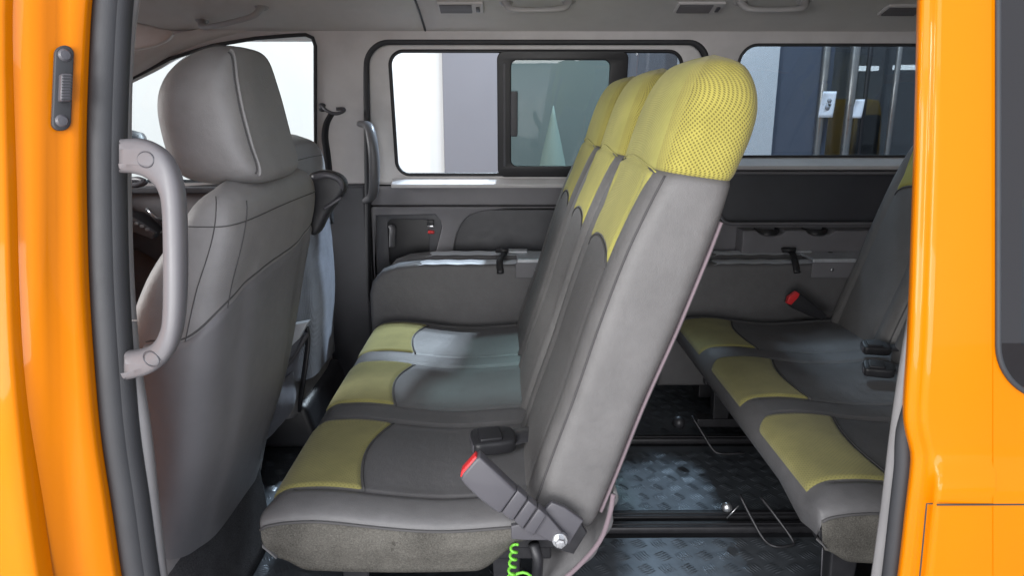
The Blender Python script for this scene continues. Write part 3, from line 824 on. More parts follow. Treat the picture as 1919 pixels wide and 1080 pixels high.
# pillar edge flange rubber and trim on the right
dsr = MB(); dsr.tube([Wn(re_(y)+22-32*sstep(740, 860, y), y, .03) for y in range(-120, 1221, 30)], .012, 12, smooth=2)
dsr.build('door_seal', M['rubber'], van)
def tl(y): return interp([(-120, 1732), (400, 1722), (530, 1706), (600, 1699), (650, 1690), (800, 1668), (950, 1650), (1080, 1632), (1220, 1612)], y)
def tr(y): return interp([(-120, 1742), (400, 1732), (540, 1716), (640, 1706), (780, 1701), (880, 1692), (1080, 1672), (1220, 1652)], y)
strip('rear_pillar_trim', [(lambda y: tl(y)+30, .20), (lambda y: tl(y), .085), (lambda y: tl(y)+2, .060), (lambda y: .5*tl(y)+.5*tr(y), .05), (lambda y: tr(y)-1, .05), (lambda y: tr(y)+6, .07)], M['trim_near'], van, 60)
# --- roof skin, far outer skin, ends, sills (what shuts the light out)
def arch(name, x0, x1, pts, mat, th=.02, parent=van):
    p = catmull([Vector((0, a, b)) for a, b in pts], 5); n = len(p); v = []; f = []
    for x in (x0, (x0+x1)/2, x1):
        for q in p: v.append((x, q.y, q.z))
    for i in range(2):
        for k in range(n-1): f.append((i*n+k, i*n+k+1, (i+1)*n+k+1, (i+1)*n+k))
    o = mesh(name, v, f, mat, parent); s = o.modifiers.new('s', 'SOLIDIFY'); s.thickness = th; s.offset = 1; return o
arch('roof', -2.4, 2.7, [(.965, 1.33), (.985, 1.45), (1.08, 1.52), (1.4, 1.565), (1.85, 1.575), (2.3, 1.565), (2.62, 1.51), (2.70, 1.43), (2.715, 1.38)], M['paint'])
slab('far_body_side', -2.4, XL-.06, 2.86, 2.88, -.2, .72, M['paint'], van); slab('far_rear_side', XL-.05, 2.7, 2.86, 2.88, -.2, .78, M['paint'], van)
slab('tailgate', 2.7, 2.73, .9, 2.86, -.2, 1.5, M['paint'], van); slab('front_bulkhead', -2.45, -2.42, .9, 2.86, -.2, .82, M['trim_dark'], van)
slab('far_footwell_panel', -2.4, XL-.01, 2.705, 2.73, .0, Z_SILL-.07, M['trim_dark'], van)
slab('sill_board', -2.4, 2.7, .90, 1.02, -.25, .015, M['black'], van)
# --- floor
FZ = .05
slab('floor_pan', -2.4, 2.7, .93, 2.80, -.05, FZ, M['floor'], van, .002)
def tread(name, x0, x1, y0, y1, z, holes=()):
    base = MB().box(((x0+x1)/2, (y0+y1)/2, z+.002), (x1-x0, y1-y0, .004)).build(name, M['tread'], van, smooth=False)
    cell = .050; mb = MB(); nx = int((x1-x0)/cell); nyy = int((y1-y0)/cell)
    for i in range(nx):
        for j in range(nyy):
            cx = x0+(i+.5)*cell; cy = y0+(j+.5)*cell; ang = R(28) if (i+j) % 2 else R(-62)
            for k in range(-2, 3):
                ln = .021-.0015*abs(k); ox = -math.sin(ang)*k*.0075; oy = math.cos(ang)*k*.0075
                ca, sa = math.cos(ang), math.sin(ang); pts = []
                for (a_, b_, h_) in ((-1, 0, 0), (0, -.0021, 0), (1, 0, 0), (0, .0021, 0), (-.55, 0, .0022), (.55, 0, .0022)):
                    u = a_*ln; pts.append((cx+ox+u*ca-b_*sa, cy+oy+u*sa+b_*ca, z+.004+h_))
                mb.add(pts, [(0, 1, 4), (1, 5, 4), (1, 2, 5), (2, 3, 5), (3, 4, 5), (3, 0, 4)])
    mb.build('tread_bar', M['tread'], base)
    return base
ya, yb_, yc = 1.60, 2.10, 2.68
tread('tread_plate', -1.05, 1.6, 1.03, ya-.02, FZ); tread('tread_plate', -1.05, 1.6, ya+.10, yb_-.02, FZ); tread('tread_plate', -1.05, 1.6, yb_+.07, yc, FZ)
for y in (ya, ya+.05, yb_):
    r_ = MB().box((.25, y+.018, FZ+.010), (2.7, .034, .02)).build('seat_rail', M['black_metal'], van, bev=.005)
    MB().box((.25, y+.018, FZ+.0215), (2.68, .010, .003)).build('rail_slot', M['black'], r_, smooth=False)

# ------------------------------------------------------------------ the benches
def sec_front(t): return interp([(0, (.036, .375)), (.14, (.068, .48)), (.30, (.108, .60)), (.46, (.148, .735)), (.62, (.192, .865)), (.765, (.243, .985)), (.86, (.268, 1.07)), (.93, (.292, 1.135)), (.975, (.322, 1.177)), (1, (.36, 1.194))], t)
def sec_back(t): return interp([(0, (.170, .340)), (.14, (.205, .445)), (.30, (.250, .585)), (.46, (.302, .725)), (.62, (.348, .86)), (.765, (.382, .965)), (.86, (.420, 1.055)), (.93, (.431, 1.115)), (.975, (.414, 1.168)), (1, (.370, 1.196))], t)
TS = .785
def back_pt(th, t, yc_, hw0, ox=0):
    """closed cross-section of one seat back: th angle, t height"""
    F = Vector((sec_front(t)[0], 0, sec_front(t)[1])); B = Vector((sec_back(t)[0], 0, sec_back(t)[1]))
    n = interp([(0, 5.5), (.7, 6), (.80, 4.2), (.95, 3.2), (1, 2.6)], t)
    c, s = math.cos(th), math.sin(th); a = sup(c, n); b = sup(s, n)        # b=-1 front, +1 back
    hw = hw0*interp([(0, .97), (.03, 1.0), (.7, 1.0), (.765, .985), (.80, .965), (.87, .955), (.93, .90), (.965, .80), (.985, .66), (1, .30)], t)
    if t < .03: hw *= .985+.5*t
    mid = (F+B)/2; half = (B-F)/2
    f = half*b
    # bolsters and panel grooves on the front
    ex = Vector((0, 0, 0)); body = sstep(TS+.01, TS-.06, t)
    if b < 0:
        k = sstep(0, -.9, b); r = abs(a)
        d = .008*gau(r, .80, .16)*body-.004*gau(r, .60, .03)*body+.008*(1-r*r)*(1-body)
        d += .004*(1-(r/.6)**2)*body if r < .6 else 0
        ex = -half.normalized()*d*k
    seam = -.0035*gau(t, TS, .006)
    fl = half.length; scale_ = 1+seam/fl
    return Vector((mid.x+f.x*scale_+ex.x+ox, yc_+a*(hw+seam), mid.z+f.z*scale_+ex.z))
def front_pt(a, t, yc_, hw0, ox=0):
    n = interp([(0, 5.5), (.7, 6), (.80, 4.2), (.95, 3.2), (1, 2.6)], t)
    c = math.copysign(abs(a)**(n/2), a); th = -math.acos(max(-1, min(1, c)))
    return back_pt(th, t, yc_, hw0, ox)

SEC = [(1.165, 1.595), (1.600, 1.995), (2.000, 2.385)]
INS = [(1.238, 1.553), (1.648, 1.950), (2.038, 2.337)]
def bench(root, ox, dz=0.0, back_dx=0.0, wear=None):
    zt0 = .385+dz
    X0_, X1_ = -.462+ox, .13+ox
    def top(x, y):
        z = zt0
        dx = x-X0_; r = .055
        if dx < r: z -= (r-math.sqrt(max(0, r*r-(r-dx)**2)))*(.9-.72*sstep(1.25, 1.17, y))
        d = y-1.168; r2 = .075
        if d < r2: z -= (r2-math.sqrt(max(0, r2*r2-(r2-d)**2)))*.42
        d = 2.39-y
        if d < .05: z -= (.05-math.sqrt(max(0, .05**2-(.05-d)**2)))*.6
        for (a, b) in INS:
            k = sstep(a-.02, a+.03, y)*sstep(b+.02, b-.03, y)
            z -= .004*k*sstep(0, .05, dx)
            z += .007*math.sin(math.pi*min(1, max(0, (y-a)/(b-a))))*sstep(.02, .15, dx)
            z -= .006*(gau(y, a, .005)+gau(y, b, .005))*sstep(.03, .07, dx)
        z += .010*gau(dx, .10, .09)-.012*gau(dx, .34, .12)
        return z
    def S(x, y): return (x, y, top(x, y))
    for k, (y0, y1) in enumerate(SEC):
        nx, ny_ = 70, 60; v = []; f = []
        ya_ = 1.168 if k == 0 else y0; yb2 = 2.388 if k == 2 else y1+.005
        for j in range(ny_+1):
            tj = j/ny_
            if k == 0: tj = tj**1.25
            y = ya_+(yb2-ya_)*tj
            for i in range(nx+1):
                x = X0_+(X1_-X0_)*(i/nx)**1.3; z = top(x, y)
                if i == 0: z -= .0
                xo = .008*(1-math.sqrt(max(0, 1-((1.215-y)/.047)**2))) if y < 1.215 else 0
                v.append((x+xo*max(0, 1-(x-X0_)/.12), y, z))
        n = nx+1
        # front skirt
        for j in range(ny_+1):
            y = v[j*n][1]; z = v[j*n][2]
            nf = sstep(1.42, 1.2, y); v.append((X0_+.003, max(y, 1.176), z-.012-.03*nf)); v.append((X0_+.022+.006*nf, max(y, 1.174), zt0-.088-.016*nf))
        for j in range(ny_):
            for i in range(nx): f.append((j*n+i, j*n+i+1, (j+1)*n+i+1, (j+1)*n+i))
            b0 = n*(ny_+1)
            f.append((j*n, (j+1)*n, b0+(j+1)*2, b0+j*2)); f.append((b0+j*2, b0+(j+1)*2, b0+(j+1)*2+1, b0+j*2+1))
        cush = mesh('seat_cushion', v, f, M['leather_dark'] if k else M['leather_dark'], root)
        a, b = INS[k]
        def dom(u, w_, a=a, b=b):
            y = a+.003+(b-a-.006)*w_
            bx = X0_+.195-.032*math.sin(math.pi*min(1, w_*.9+.1))-.0+(.0)*w_   # curved edge against the grey part
            x0 = X0_+.006
            cr = .045; e = (1-w_)*(b-a)
            if e < cr: x0 += (cr-math.sqrt(cr*cr-(cr-e)**2))*.9
            return (x0+(bx-x0)*u, y)
        overlay('cushion_insert', S, dom, 40, 40, .005, M['yellow_cloth_seat'], cush, .012)
        # welt between the yellow and grey cloth, and along both sides of the sitting area
        def edge(u, w_, h=.002):
            x, y = dom(u, w_); return Vector((x, y, top(x, y)+h))
        MB().tube([edge(1, j/30) for j in range(31)], .0022, 6).build('welt', M['thread'], cush)
        for yy in (a, b):
            MB().tube([Vector((X0_+.05+(.45)*i/40, yy, top(X0_+.05+.45*i/40, yy)+.0012)) for i in range(41)], .0014, 6).build('welt', M['thread'], cush)
    # near leather roll ends in a seam, then the carpet-like side
    side = MB()
    zb = zt0-.041
    xs = [X0_+(X1_-X0_)*i/60 for i in range(61)]
    v = []; f = []
    for i, x in enumerate(xs):
        e = x-X0_; fr = .055; rise = 0
        if e < fr: rise = (fr-math.sqrt(max(0, fr*fr-(fr-e)**2)))*.9
        ztop_ = top(x, 1.168)+.002
        zbot = zt0-.134-.010*math.sin(math.pi*e/.55)+.062*sstep(.40, .50, e)+.022*sstep(.07, 0, e)
        curve_in = 0
        for j in range(9):
            t = j/8; y = 1.170-.006*math.sin(math.pi*min(1, t*1.3))+.018*t*t+curve_in*1.2
            v.append((x+(.006+.022*t*t)*max(0, 1-e/.12), y, ztop_+(zbot-ztop_)*t))
        v.append((x+.03*max(0, 1-e/.12), 1.21, zbot-.004))
    n = 10
    for i in range(60):
        for j in range(9): f.append((i*n+j, i*n+n+j, i*n+n+j+1, i*n+j+1))
    sf_ = mesh('cushion_side', v, f, M['carpet'], root)
    MB().tube([Vector((x+.006*max(0, 1-(x-X0_)/.12), 1.166, top(x, 1.168)+.001)) for x in xs], .0026, 8).build('seam', M['thread'], sf_)
    # steel frame and under side
    uy = MB().box((X0_+.33, 1.81, zt0-.145), (.44, 1.12, .03)).box((X0_+.33, 1.81, zt0-.1145), (.46, 1.14, .03)); uy.build('seat_frame', M['black_metal'], root, smooth=False, bev=.004)
    for (xx, yy) in ((.14, 1.34), (.46, 1.34), (.14, 2.22), (.46, 2.22)):
        MB().box((X0_+xx, yy, (FZ+.02+zt0-.15)/2), (.05, .035, zt0-.15-FZ-.02), taper=1.3).build('leg', M['black_metal'], root, smooth=False, bev=.004)
    for yy in (1.34, 2.22):
        MB().box((X0_+.31, yy, FZ+.03), (.50, .05, .03)).box((X0_+.31, yy, zt0-.17), (.46, .03, .03)).build('base_rail', M['black_metal'], root, smooth=False, bev=.004)
    # the three backs
    for k, (y0, y1) in enumerate(SEC):
        yc_ = (y0+y1)/2; hw0 = (y1-y0)/2-.001; bx = ox+back_dx
        sh = Vector((0, 0, dz))
        def bp(u, v_, t0, t1): return back_pt(2*math.pi*u, t0+(t1-t0)*v_, yc_, hw0, bx)+sh
        bk = loft('backrest', lambda u, v_: bp(u, v_, 0, TS), 128, 70, M['leather'], root)
        def hm(u, v_):
            # u: .5 is the camera side, .75 the front
            if .30 < u < .615: return 1
            if .615 <= u < .655: return 2
            return 0
        hr = loft('headrest', lambda u, v_: bp(u, v_**.9, TS, 1), 160, 50, [M['yellow_cloth'], M['yellow_mesh'], M['yellow_mesh_edge']], root, matfn=hm)
        def FS(a, t): return front_pt(a, t, yc_, hw0, bx)+sh
        def domb(u, w_):
            a0_ = (2*u-1); a = a0_*(.585+.22*w_**1.6); tb = .565+.045*math.sqrt(max(0, 1-a0_**2)) ; tt = TS-.004+.018*(1-a0_**2)
            return (a, tb+(tt-tb)*w_)
        overlay('back_insert', FS, domb, 40, 40, -.0032, M['yellow_cloth'], bk, .014)
        MB().tube([FS(*domb(i/30, 0))+Vector((-.001, 0, .0)) for i in range(31)], .0022, 6).build('welt', M['thread'], bk)
        MB().tube([FS(*domb(i/30, 1))+Vector((-.0015, 0, .0)) for i in range(31)], .0014, 6).build('welt', M['yellow_cloth'], bk)
        th0 = math.pi+.50*0+math.radians(0)
        def pp(t, u_, h=.0016):
            p = bp(u_, t/TS, 0, TS); q = bp(u_+.004, t/TS, 0, TS); r_ = bp(u_, min(1, t/TS+.01), 0, TS)
            nrm = (q-p).cross(r_-p).normalized()
            c_ = Vector((.18+bx, yc_, .65+dz)); 
            if nrm.y > 0: nrm = -nrm
            return p+nrm*h
        MB().tube([pp(TS*(.02+.97*i/60), .588) for i in range(61)], .0015, 6).tube([pp(TS*(.02+.97*i/60), .5935, .0008) for i in range(61)], .0010, 5).build('piping', M['thread'], bk)
        if k == 0:
            MB().tube([pp(TS*(.05+.84*i/60), .372, .0035) for i in range(61)], .0075, 8, flat=.45).build('zip', M['zip'], bk)
            MB().tube([pp(TS*(.05+.84*i/60), .372, .007) for i in range(61)], .0015, 6).build('zip_teeth', M['thread'], bk)
    return root
mid = thing('bench_seat', (-.2, 1.17, FZ), 'grey three place bench with reclined yellow topped backs in the middle of the van', 'seat', 'bench seats in the van')
bench(mid, 0)
rear = thing('bench_seat', (.85, 1.17, FZ), 'rear bench half hidden behind the yellow pillar, its backs cut off by it', 'seat', 'bench seats in the van')
bench(rear, 1.038, .012, .045)

# cover flap hanging behind the middle bench
fl = [W(1146, 915, 1.21), W(1140, 950, 1.21), W(1122, 1000, 1.21), W(1085, 1045, 1.21), W(1040, 1085, 1.21), W(1000, 1120, 1.21)]
fl = catmull(fl, 6); v = []; f = []
for i, p in enumerate(fl):
    for k in range(9): v.append((p.x+.004*math.sin(i*.9+k), 1.19+(2.36-1.19)*k/8, p.z))
for i in range(len(fl)-1):
    for k in range(8): f.append((i*9+k, i*9+k+1, i*9+k+10, i*9+k+9))
o = mesh('back_flap', v, f, M['leather_dark'], mid); s = o.modifiers.new('s', 'SOLIDIFY'); s.thickness = .008
MB().tube([Vector((p.x, 1.187, p.z)) for p in fl], .0048, 8).build('flap_edge', M['zip'], o)

# upright buckle, bracket and bolt on the near side of the middle bench
YB1 = 1.115
def pxpoly(pts, Y): return [(W(a, b, Y).x, W(a, b, Y).z) for a, b in pts]
br = panel('hinge_bracket', pxpoly([(958, 995), (1000, 985), (1035, 950), (1060, 960), (1095, 985), (1083, 1005), (1068, 1030), (1040, 1022), (1028, 1022), (985, 1022), (958, 1020)], YB1), [], YB1+.012, .012, M['buckle'], mid, .003)
panel('back_bracket', pxpoly([(1030, 948), (1085, 975), (1100, 1000), (1075, 1040), (1040, 1030), (1020, 990)], YB1+.03), [], YB1+.03, .01, M['black_metal'], mid, .002)
c_ = W(1049, 1012, YB1)
MB().lathe(c_+Vector((0, .004, 0)), (0, -1, 0), [(.0140, 0), (.0140, .0085), (.0130, .0095)], 24).build('washer', M['steel'], br, angle=30)
b1 = MB().lathe(c_, (0, -1, 0), [(.0098, .003), (.0098, .013), (.0086, .0155), (.004, .016)], 6).build('bolt_head', M['steel'], br, smooth=False)
bk_ = panel('belt_buckle', pxpoly([(864, 893), (868, 884), (893, 855), (900, 852), (968, 916), (938, 958), (930, 955), (898, 930), (872, 905)], YB1), [], YB1-.012, .030, M['buckle'], mid, .005)
panel('release_button', pxpoly([(863, 891), (866, 880), (891, 852), (896, 856), (871, 886), (869, 894)], YB1), [], YB1-.008, .022, M['red'], bk_, .003)
mbk = [((940, 957), (970, 915), (988, 931), (960, 974)), ((963, 972), (990, 934), (1006, 947), (979, 988)), ((981, 989), (1009, 949), (1024, 962), (1000, 1000))]
for q in mbk: panel('buckle_sleeve', pxpoly([(q[0][0], q[0][1]), q[1], q[2], q[3]], YB1), [], YB1-.009, .024, M['buckle'], bk_, .003)
panel('buckle_strap', pxpoly([(935, 948), (960, 918), (1022, 962), (1058, 1004), (1050, 1022), (1030, 1015), (995, 996)], YB1), [], YB1-.001, .012, M['buckle'], bk_, .002)

# loose buckles lying on the cushions
def loose_buckle(parent, cpt, ang, tiltx, flip=1, s=1.0):
    rot = Matrix.Rotation(ang, 3, 'Z') @ Matrix.Rotation(tiltx, 3, 'X'); c0 = Vector(cpt)
    def T(x, z, d): return c0+rot @ Vector((x*s, z*s, d*s+.012*s))
    o = panel('belt_buckle', smooth2([(-.033, -.020), (-.034, .018), (-.015, .024), (.02, .022), (.034, .014), (.034, -.014), (.02, -.022), (-.012, -.023)], 4), [], 0, .024, M['black'], parent, .006, place=T)
    panel('buckle_lid', rrect(-.024, -.016, .012, .016, .004, 4), [], 0, .006, M['black'], o, .002, place=lambda x, z, d: T(x, z, d+.0135))
    panel('buckle_mouth', rrect(-.036, -.017, -.029, .017, .002, 3), [], 0, .014, M['buckle'], o, .001, place=T)
    ribbon([T(.028, 0, .002), T(.055, .002, .004), T(.085, .004, -.002), T(.12, .006, -.02)], .036*s, .003, rot @ Vector((0, 1, 0))).build('belt_webbing', M['webbing'], o)
    return o
loose_buckle(mid, WZ(924, 838, .398), R(12), R(12), s=1.35)
loose_buckle(rear, WZ(1640, 660, .412), R(-14), R(10), s=1.1)
loose_buckle(rear, WZ(1645, 700, .412), R(-20), R(14), s=1.1)
# upright far buckle of the rear bench
q = [(1473, 567), (1477, 556), (1492, 546), (1500, 551), (1548, 590), (1540, 600), (1512, 590), (1482, 576)]
o = panel('belt_buckle', pxpoly(q, 2.30), [], 2.29, .03, M['black'], rear, .004)
panel('release_button', pxpoly([(1473, 568), (1476, 556), (1491, 546), (1497, 550), (1494, 557), (1481, 571)], 2.29), [], 2.28, .02, M['red'], o, .003)

# green cord hanging under the middle bench
cp = []
for i in range(60):
    t = i/59; a = t*math.pi*9; p = W(964-6*t, 1022+62*t, 1.17); cp.append(p+Vector((.006*math.cos(a), .006*math.sin(a), 0)))
cp += [W(966, 1078, 1.17), W(980, 1074, 1.165), W(994, 1080, 1.165), W(1000, 1098, 1.17)]
gc = MB().tube(cp, .0028, 8, smooth=2).build('green_cord', M['green'])
tag(gc, 'bright green twisted cord hanging under the middle bench by the bolt', 'cord')
ml = MB().tube([W(1000, 1020, 1.2), W(1008, 1050, 1.2), W(1005, 1110, 1.2)], .011, 10).build('hinge_strut', M['black_metal'], mid)

# wire levers and knobs under the rear bench
mb = MB()
mb.tube([W(1296, 780, 2.0), W(1318, 815, 1.97), W(1336, 843, 1.95), W(1352, 851, 1.94), W(1395, 850, 1.94)], .0038, 8, smooth=4).build('lever_wire', M['black_metal'], rear)
mb = MB()
mb.tube([W(1386, 928, 1.62), W(1410, 975, 1.58), W(1432, 1012, 1.55), W(1452, 1025, 1.53), W(1478, 1024, 1.53), W(1486, 1014, 1.54), W(1452, 966, 1.58), W(1425, 932, 1.62)], .0038, 8, smooth=5).build('lever_wire', M['black_metal'], rear)
MB().lathe(W(1362, 951, 1.6), (-.3, -1, .2), [(.004, -.012), (.011, -.008), (.013, .004), (.008, .012)], 14).build('lever_knob', M['steel'], rear)
MB().tube([W(1362, 972, 1.6), W(1384, 949, 1.6)], .0016, 6).build('lever_pin', M['steel'], rear)
MB().lathe(W(1272, 792, 2.02), (-.3, -1, .2), [(.006, -.02), (.018, -.012), (.02, .006), (.012, .018)], 14).build('lever_knob', M['black_metal'], rear)
MB().tube([W(1542, 1020, 1.32), W(1538, 1100, 1.32)], .0016, 6).build('hanging_wire', M['buckle'], rear)

# ------------------------------------------------------------------ folded jump seats by the far wall
def jump(root, ox, pxs=0):
    def wx(px, Y): return W(px, 500, Y).x
    XA, XB = -.485+ox, .20+ox
    # two thick panels folded together
    def slabfn(y0, y1, z1, x0, x1, r):
        pts = [(x0, .12), (x0, z1-.11), (x0+.012, z1-.065), (x0+.045, z1-.028), (x0+.10, z1-.008), (x0+.17, z1), (x1-.08, z1), (x1, z1-.02), (x1, .12)]
        return [(a, b) for a, b in pts]
    zt = .578
    p = panel('seat_pad', slabfn(2.42, 2.50, zt, XA, XB, .06), [], 2.425, .085, M['leather_dark'], root, .016)
    q = panel('seat_pad', slabfn(2.52, 2.60, zt+.012, XA+.03, XB, .06), [], 2.525, .085, M['leather_dark'], root, .016)
    for (y, zz, x0) in ((2.4675, zt, XA+.165), (2.5675, zt+.012, XA+.19)):
        v = []; f = []
        for i in range(41):
            x = x0+(.43)*i/40
            for k in range(9):
                c = k/8-.5; v.append((x, y+c*.078, zz+.004-.5*c*c*.04-.03*sstep(.9, 1.0, i/40)-.006*sstep(.1, 0, i/40)+.001*math.sin(i*.8)))
        for i in range(40):
            for k in range(8): f.append((i*9+k, i*9+k+1, i*9+k+10, i*9+k+9))
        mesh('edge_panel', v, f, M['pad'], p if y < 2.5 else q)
    hx = XA+.53
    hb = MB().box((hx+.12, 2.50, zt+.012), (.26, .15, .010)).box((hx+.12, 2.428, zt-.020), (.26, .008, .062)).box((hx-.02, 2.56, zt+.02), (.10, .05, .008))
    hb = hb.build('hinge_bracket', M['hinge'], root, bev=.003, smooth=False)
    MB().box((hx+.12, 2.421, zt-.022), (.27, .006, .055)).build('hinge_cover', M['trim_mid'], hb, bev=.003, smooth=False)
    MB().lathe((hx+.055, 2.419, zt-.02), (0, -1, 0), [(.006, 0), (.006, .004), (.003, .006)], 12).build('rivet', M['steel'], hb)
    MB().lathe((hx+.10, 2.54, zt+.0165), (0, 0, 1), [(.008, 0), (.008, .002)], 14).build('hinge_hole', M['black'], hb)
    MB().tube([(hx-.07, 2.55, zt+.03), (hx-.055, 2.50, zt+.022), (hx-.07, 2.44, zt+.01), (hx-.068, 2.41, zt-.03)], .012, 10, smooth=5, flat=.5).tube([(hx-.085, 2.52, zt+.03), (hx-.04, 2.51, zt+.032)], .009, 8).build('strap_clip', M['black'], root)
    MB().box((ox-.12, 2.50, .10), (.42, .12, .06)).build('seat_foot', M['black_metal'], root, bev=.004, smooth=False)
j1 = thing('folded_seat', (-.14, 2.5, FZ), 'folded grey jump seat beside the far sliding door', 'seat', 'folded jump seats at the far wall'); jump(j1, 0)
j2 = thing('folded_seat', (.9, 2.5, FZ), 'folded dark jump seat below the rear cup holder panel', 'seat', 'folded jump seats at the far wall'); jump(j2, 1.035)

# ------------------------------------------------------------------ front seats
def front_seat(root, dx=0, dy=0, dz=0, mat=None, shell=None, full=True, hdx=0, hdz=0):
    mat = mat or M['seat_leather']; shell = shell or M['shell']
    # headrest: outline in x-z swept across y
    NEAR = 1.27
    out = [W(*q, NEAR) for q in ((346, 334), (324, 296), (310, 247), (303, 200), (306, 160), (322, 126), (350, 102), (385, 88), (415, 88), (438, 98), (452, 150), (468, 215), (484, 275), (499, 330), (470, 347), (400, 348))]
    op = catmull([Vector((p.x, 0, p.z)) for p in out], 6, True); n = len(op)
    cen = sum(op, Vector())/n; op = [cen+(p-cen)*1.035+Vector((0, 0, .003)) for p in op]; y0, y1 = 1.21, 1.525; ym = (y0+y1)/2
    N = 30; v = []; f = []
    for j in range(N+1):
        a = -math.pi/2+math.pi*j/N; s = math.sin(a); c = math.cos(a)
        yy = ym+(y1-y0)/2*sup(s, 3.6); k = max(.02, sup(c, 5.2))
        for p in op:
            q = cen+(p-cen)*k; hz = max(0, (q.z-cen.z+.01)/.13); v.append((q.x+dx+hdx, ym+(yy-ym)*(1-.30*min(1, hz)**2)+dy, q.z+dz+hdz))
    for j in range(N):
        for i in range(n): f.append((j*n+i, j*n+(i+1) % n, (j+1)*n+(i+1) % n, (j+1)*n+i))
    f.append(tuple(range(n))[::-1]); f.append(tuple(N*n+i for i in range(n)))
    hr = mesh('headrest', v, f, mat, root)
    # seams: front outline stitches and the rear piping
    def at_ring(i, j, push=.0015):
        p = Vector(v[j*n+i]); c0 = Vector((cen.x+dx+hdx, ym+dy, cen.z+dz+hdz)); return p+(p-c0).normalized()*push
    js = 6
    rng = [i for i in range(n) if True]
    i0 = 9*6-2; i1 = 13*6+2; js = 9
    MB().tube([at_ring(i, js) for i in range(i0, i1)], .0028, 8, smooth=2).build('piping', mat, hr)
    MB().tube([at_ring(i, js-1, -.0002) for i in range(i0, i1)], .0018, 8, smooth=2).build('seam', M['thread'], hr)
    st_ = MB()
    for i in range(1, 8*6):
        a_ = at_ring(i, js+2, .0012); b_ = at_ring(i+1, js+2, .0012)
        for kk in range(2):
            p = a_.lerp(b_, .1+.5*kk); q = a_.lerp(b_, .4+.5*kk); st_.tube([p, q], .0011, 5)
    st_.build('stitching', M['thread'], hr)
    for yy in (1.30, 1.43):
        MB().tube([(cen.x+.02+dx, yy+dy, cen.z-.10+dz), (cen.x+.035+dx, yy+dy, cen.z-.16+dz)], .007, 10).build('headrest_post', M['black_metal'], root)
    # backrest: horizontal sections stacked up
    tabF = [(0, (-.80, .22)), (.15, (-.80, .34)), (.35, (-.75, .50)), (.55, (-.69, .66)), (.75, (-.615, .82)), (.88, (-.555, .905)), (.95, (-.53, .945)), (1, (-.50, .968))]
    tabB = [(0, (-.635, .17)), (.15, (-.60, .31)), (.35, (-.545, .47)), (.55, (-.50, .64)), (.75, (-.462, .80)), (.88, (-.435, .90)), (.95, (-.438, .955)), (1, (-.48, .982))]
    ya0, yb0 = 1.125, 1.70
    def sec(u, t):
        F = interp(tabF, t); B = interp(tabB, t); th = 2*math.pi*u
        nn = interp([(0, 4.5), (.8, 5), (1, 3)], t); a = sup(math.cos(th), nn); b = sup(math.sin(th), nn)
        hw = (yb0-ya0)/2*interp([(0, .96), (.3, .98), (.6, 1.0), (.82, .985), (.92, .93), (.97, .84), (1, .68)], t)
        ymid = (ya0+yb0)/2; s = (1+b)/2; x = F[0]+(B[0]-F[0])*s; z = F[1]+(B[1]-F[1])*s
        k = sstep(.3, 1, b)
        x -= k*.004*gau(abs(a), .62, .12)*(1-sstep(.75, .9, t))
        z += .012*(1-a*a)*sstep(.8, 1, t)
        return Vector((x+dx, ymid+a*hw+dy, z+dz))
    bk = loft('backrest', sec, 120, 70, mat, root)
    # vinyl back panel: wraps the lower rear and the camera-side flank, upper edge falls towards the flank
    def S2(u, t): return sec(u, t)
    def domp(u, w_):
        uu = .045+.465*u                # from the far rear corner round to the near flank
        tt = interp([(0, .82), (.25, .80), (.55, .75), (.75, .715), (.9, .675), (1, .64)], u)
        t0 = .02+.15*u
        return (uu, t0+(tt-t0)*w_)
    v = []; f = []; nu, nv = 90, 60
    for j in range(nv+1):
        for i in range(nu+1):
            uu, tt = domp(i/nu, j/nv); p = sec(uu, tt); q = sec(uu+.003, tt); r_ = sec(uu, tt+.01); nr = (q-p).cross(r_-p)
            nr.normalize()
            c0 = Vector((-.62+dx, 1.41+dy, p.z)); 
            if nr.dot(p-c0) < 0: nr = -nr
            e = sstep(0, .04, 1-j/nv)
            sculpt = .012*math.sin(math.pi*i/nu)**2*sstep(.15, .6, 1-j/nv)-.004*gau(i/nu, .62, .10)
            v.append(p+nr*(-.003+.009*e+sculpt*e))
    for j in range(nv):
        for i in range(nu): f.append((j*(nu+1)+i, j*(nu+1)+i+1, (j+1)*(nu+1)+i+1, (j+1)*(nu+1)+i))
    bp_ = mesh('back_panel', v, f, shell, root)
    MB().tube([Vector(v[nv*(nu+1)+i])+Vector((.0015, -.001, 0)) for i in range(3, nu+1)], .0028, 6).build('panel_edge', M['thread'], bp_)
    mb = MB()
    mb.tube([sec(.485, .5+.47*i/30)+Vector((0, -.0008, 0)) for i in range(31)], .0009, 6)
    mb.tube([sec(.36+.0*i, .52+.42*i/30)+Vector((.0007, -.0007, 0)) for i in range(31)], .0009, 6)
    mb.tube([sec(.10+.55*i/60, .90)+Vector((.0007, -.0005, .0003)) for i in range(61)], .0009, 6)
    mb.build('seam', M['thread'], bk)
    # cushion below
    def cu_(u, t):
        th = 2*math.pi*u; a = sup(math.cos(th), 4.5); b = sup(math.sin(th), 4.5)
        hw = .285*interp([(0, .9), (.2, 1), (.8, 1), (1, .85)], t)
        return (-1.0+b*.27*interp([(0, .92), (.2, 1), (.8, 1), (1, .9)], t)+dx, 1.41+a*hw+dy, .20+.22*t+dz)
    loft('seat_cushion', cu_, 60, 12, mat, root)
    MB().box((-.86+dx, 1.41+dy, .13+dz), (.5, .44, .14)).build('seat_base', M['black'], root, bev=.02, seg=3)
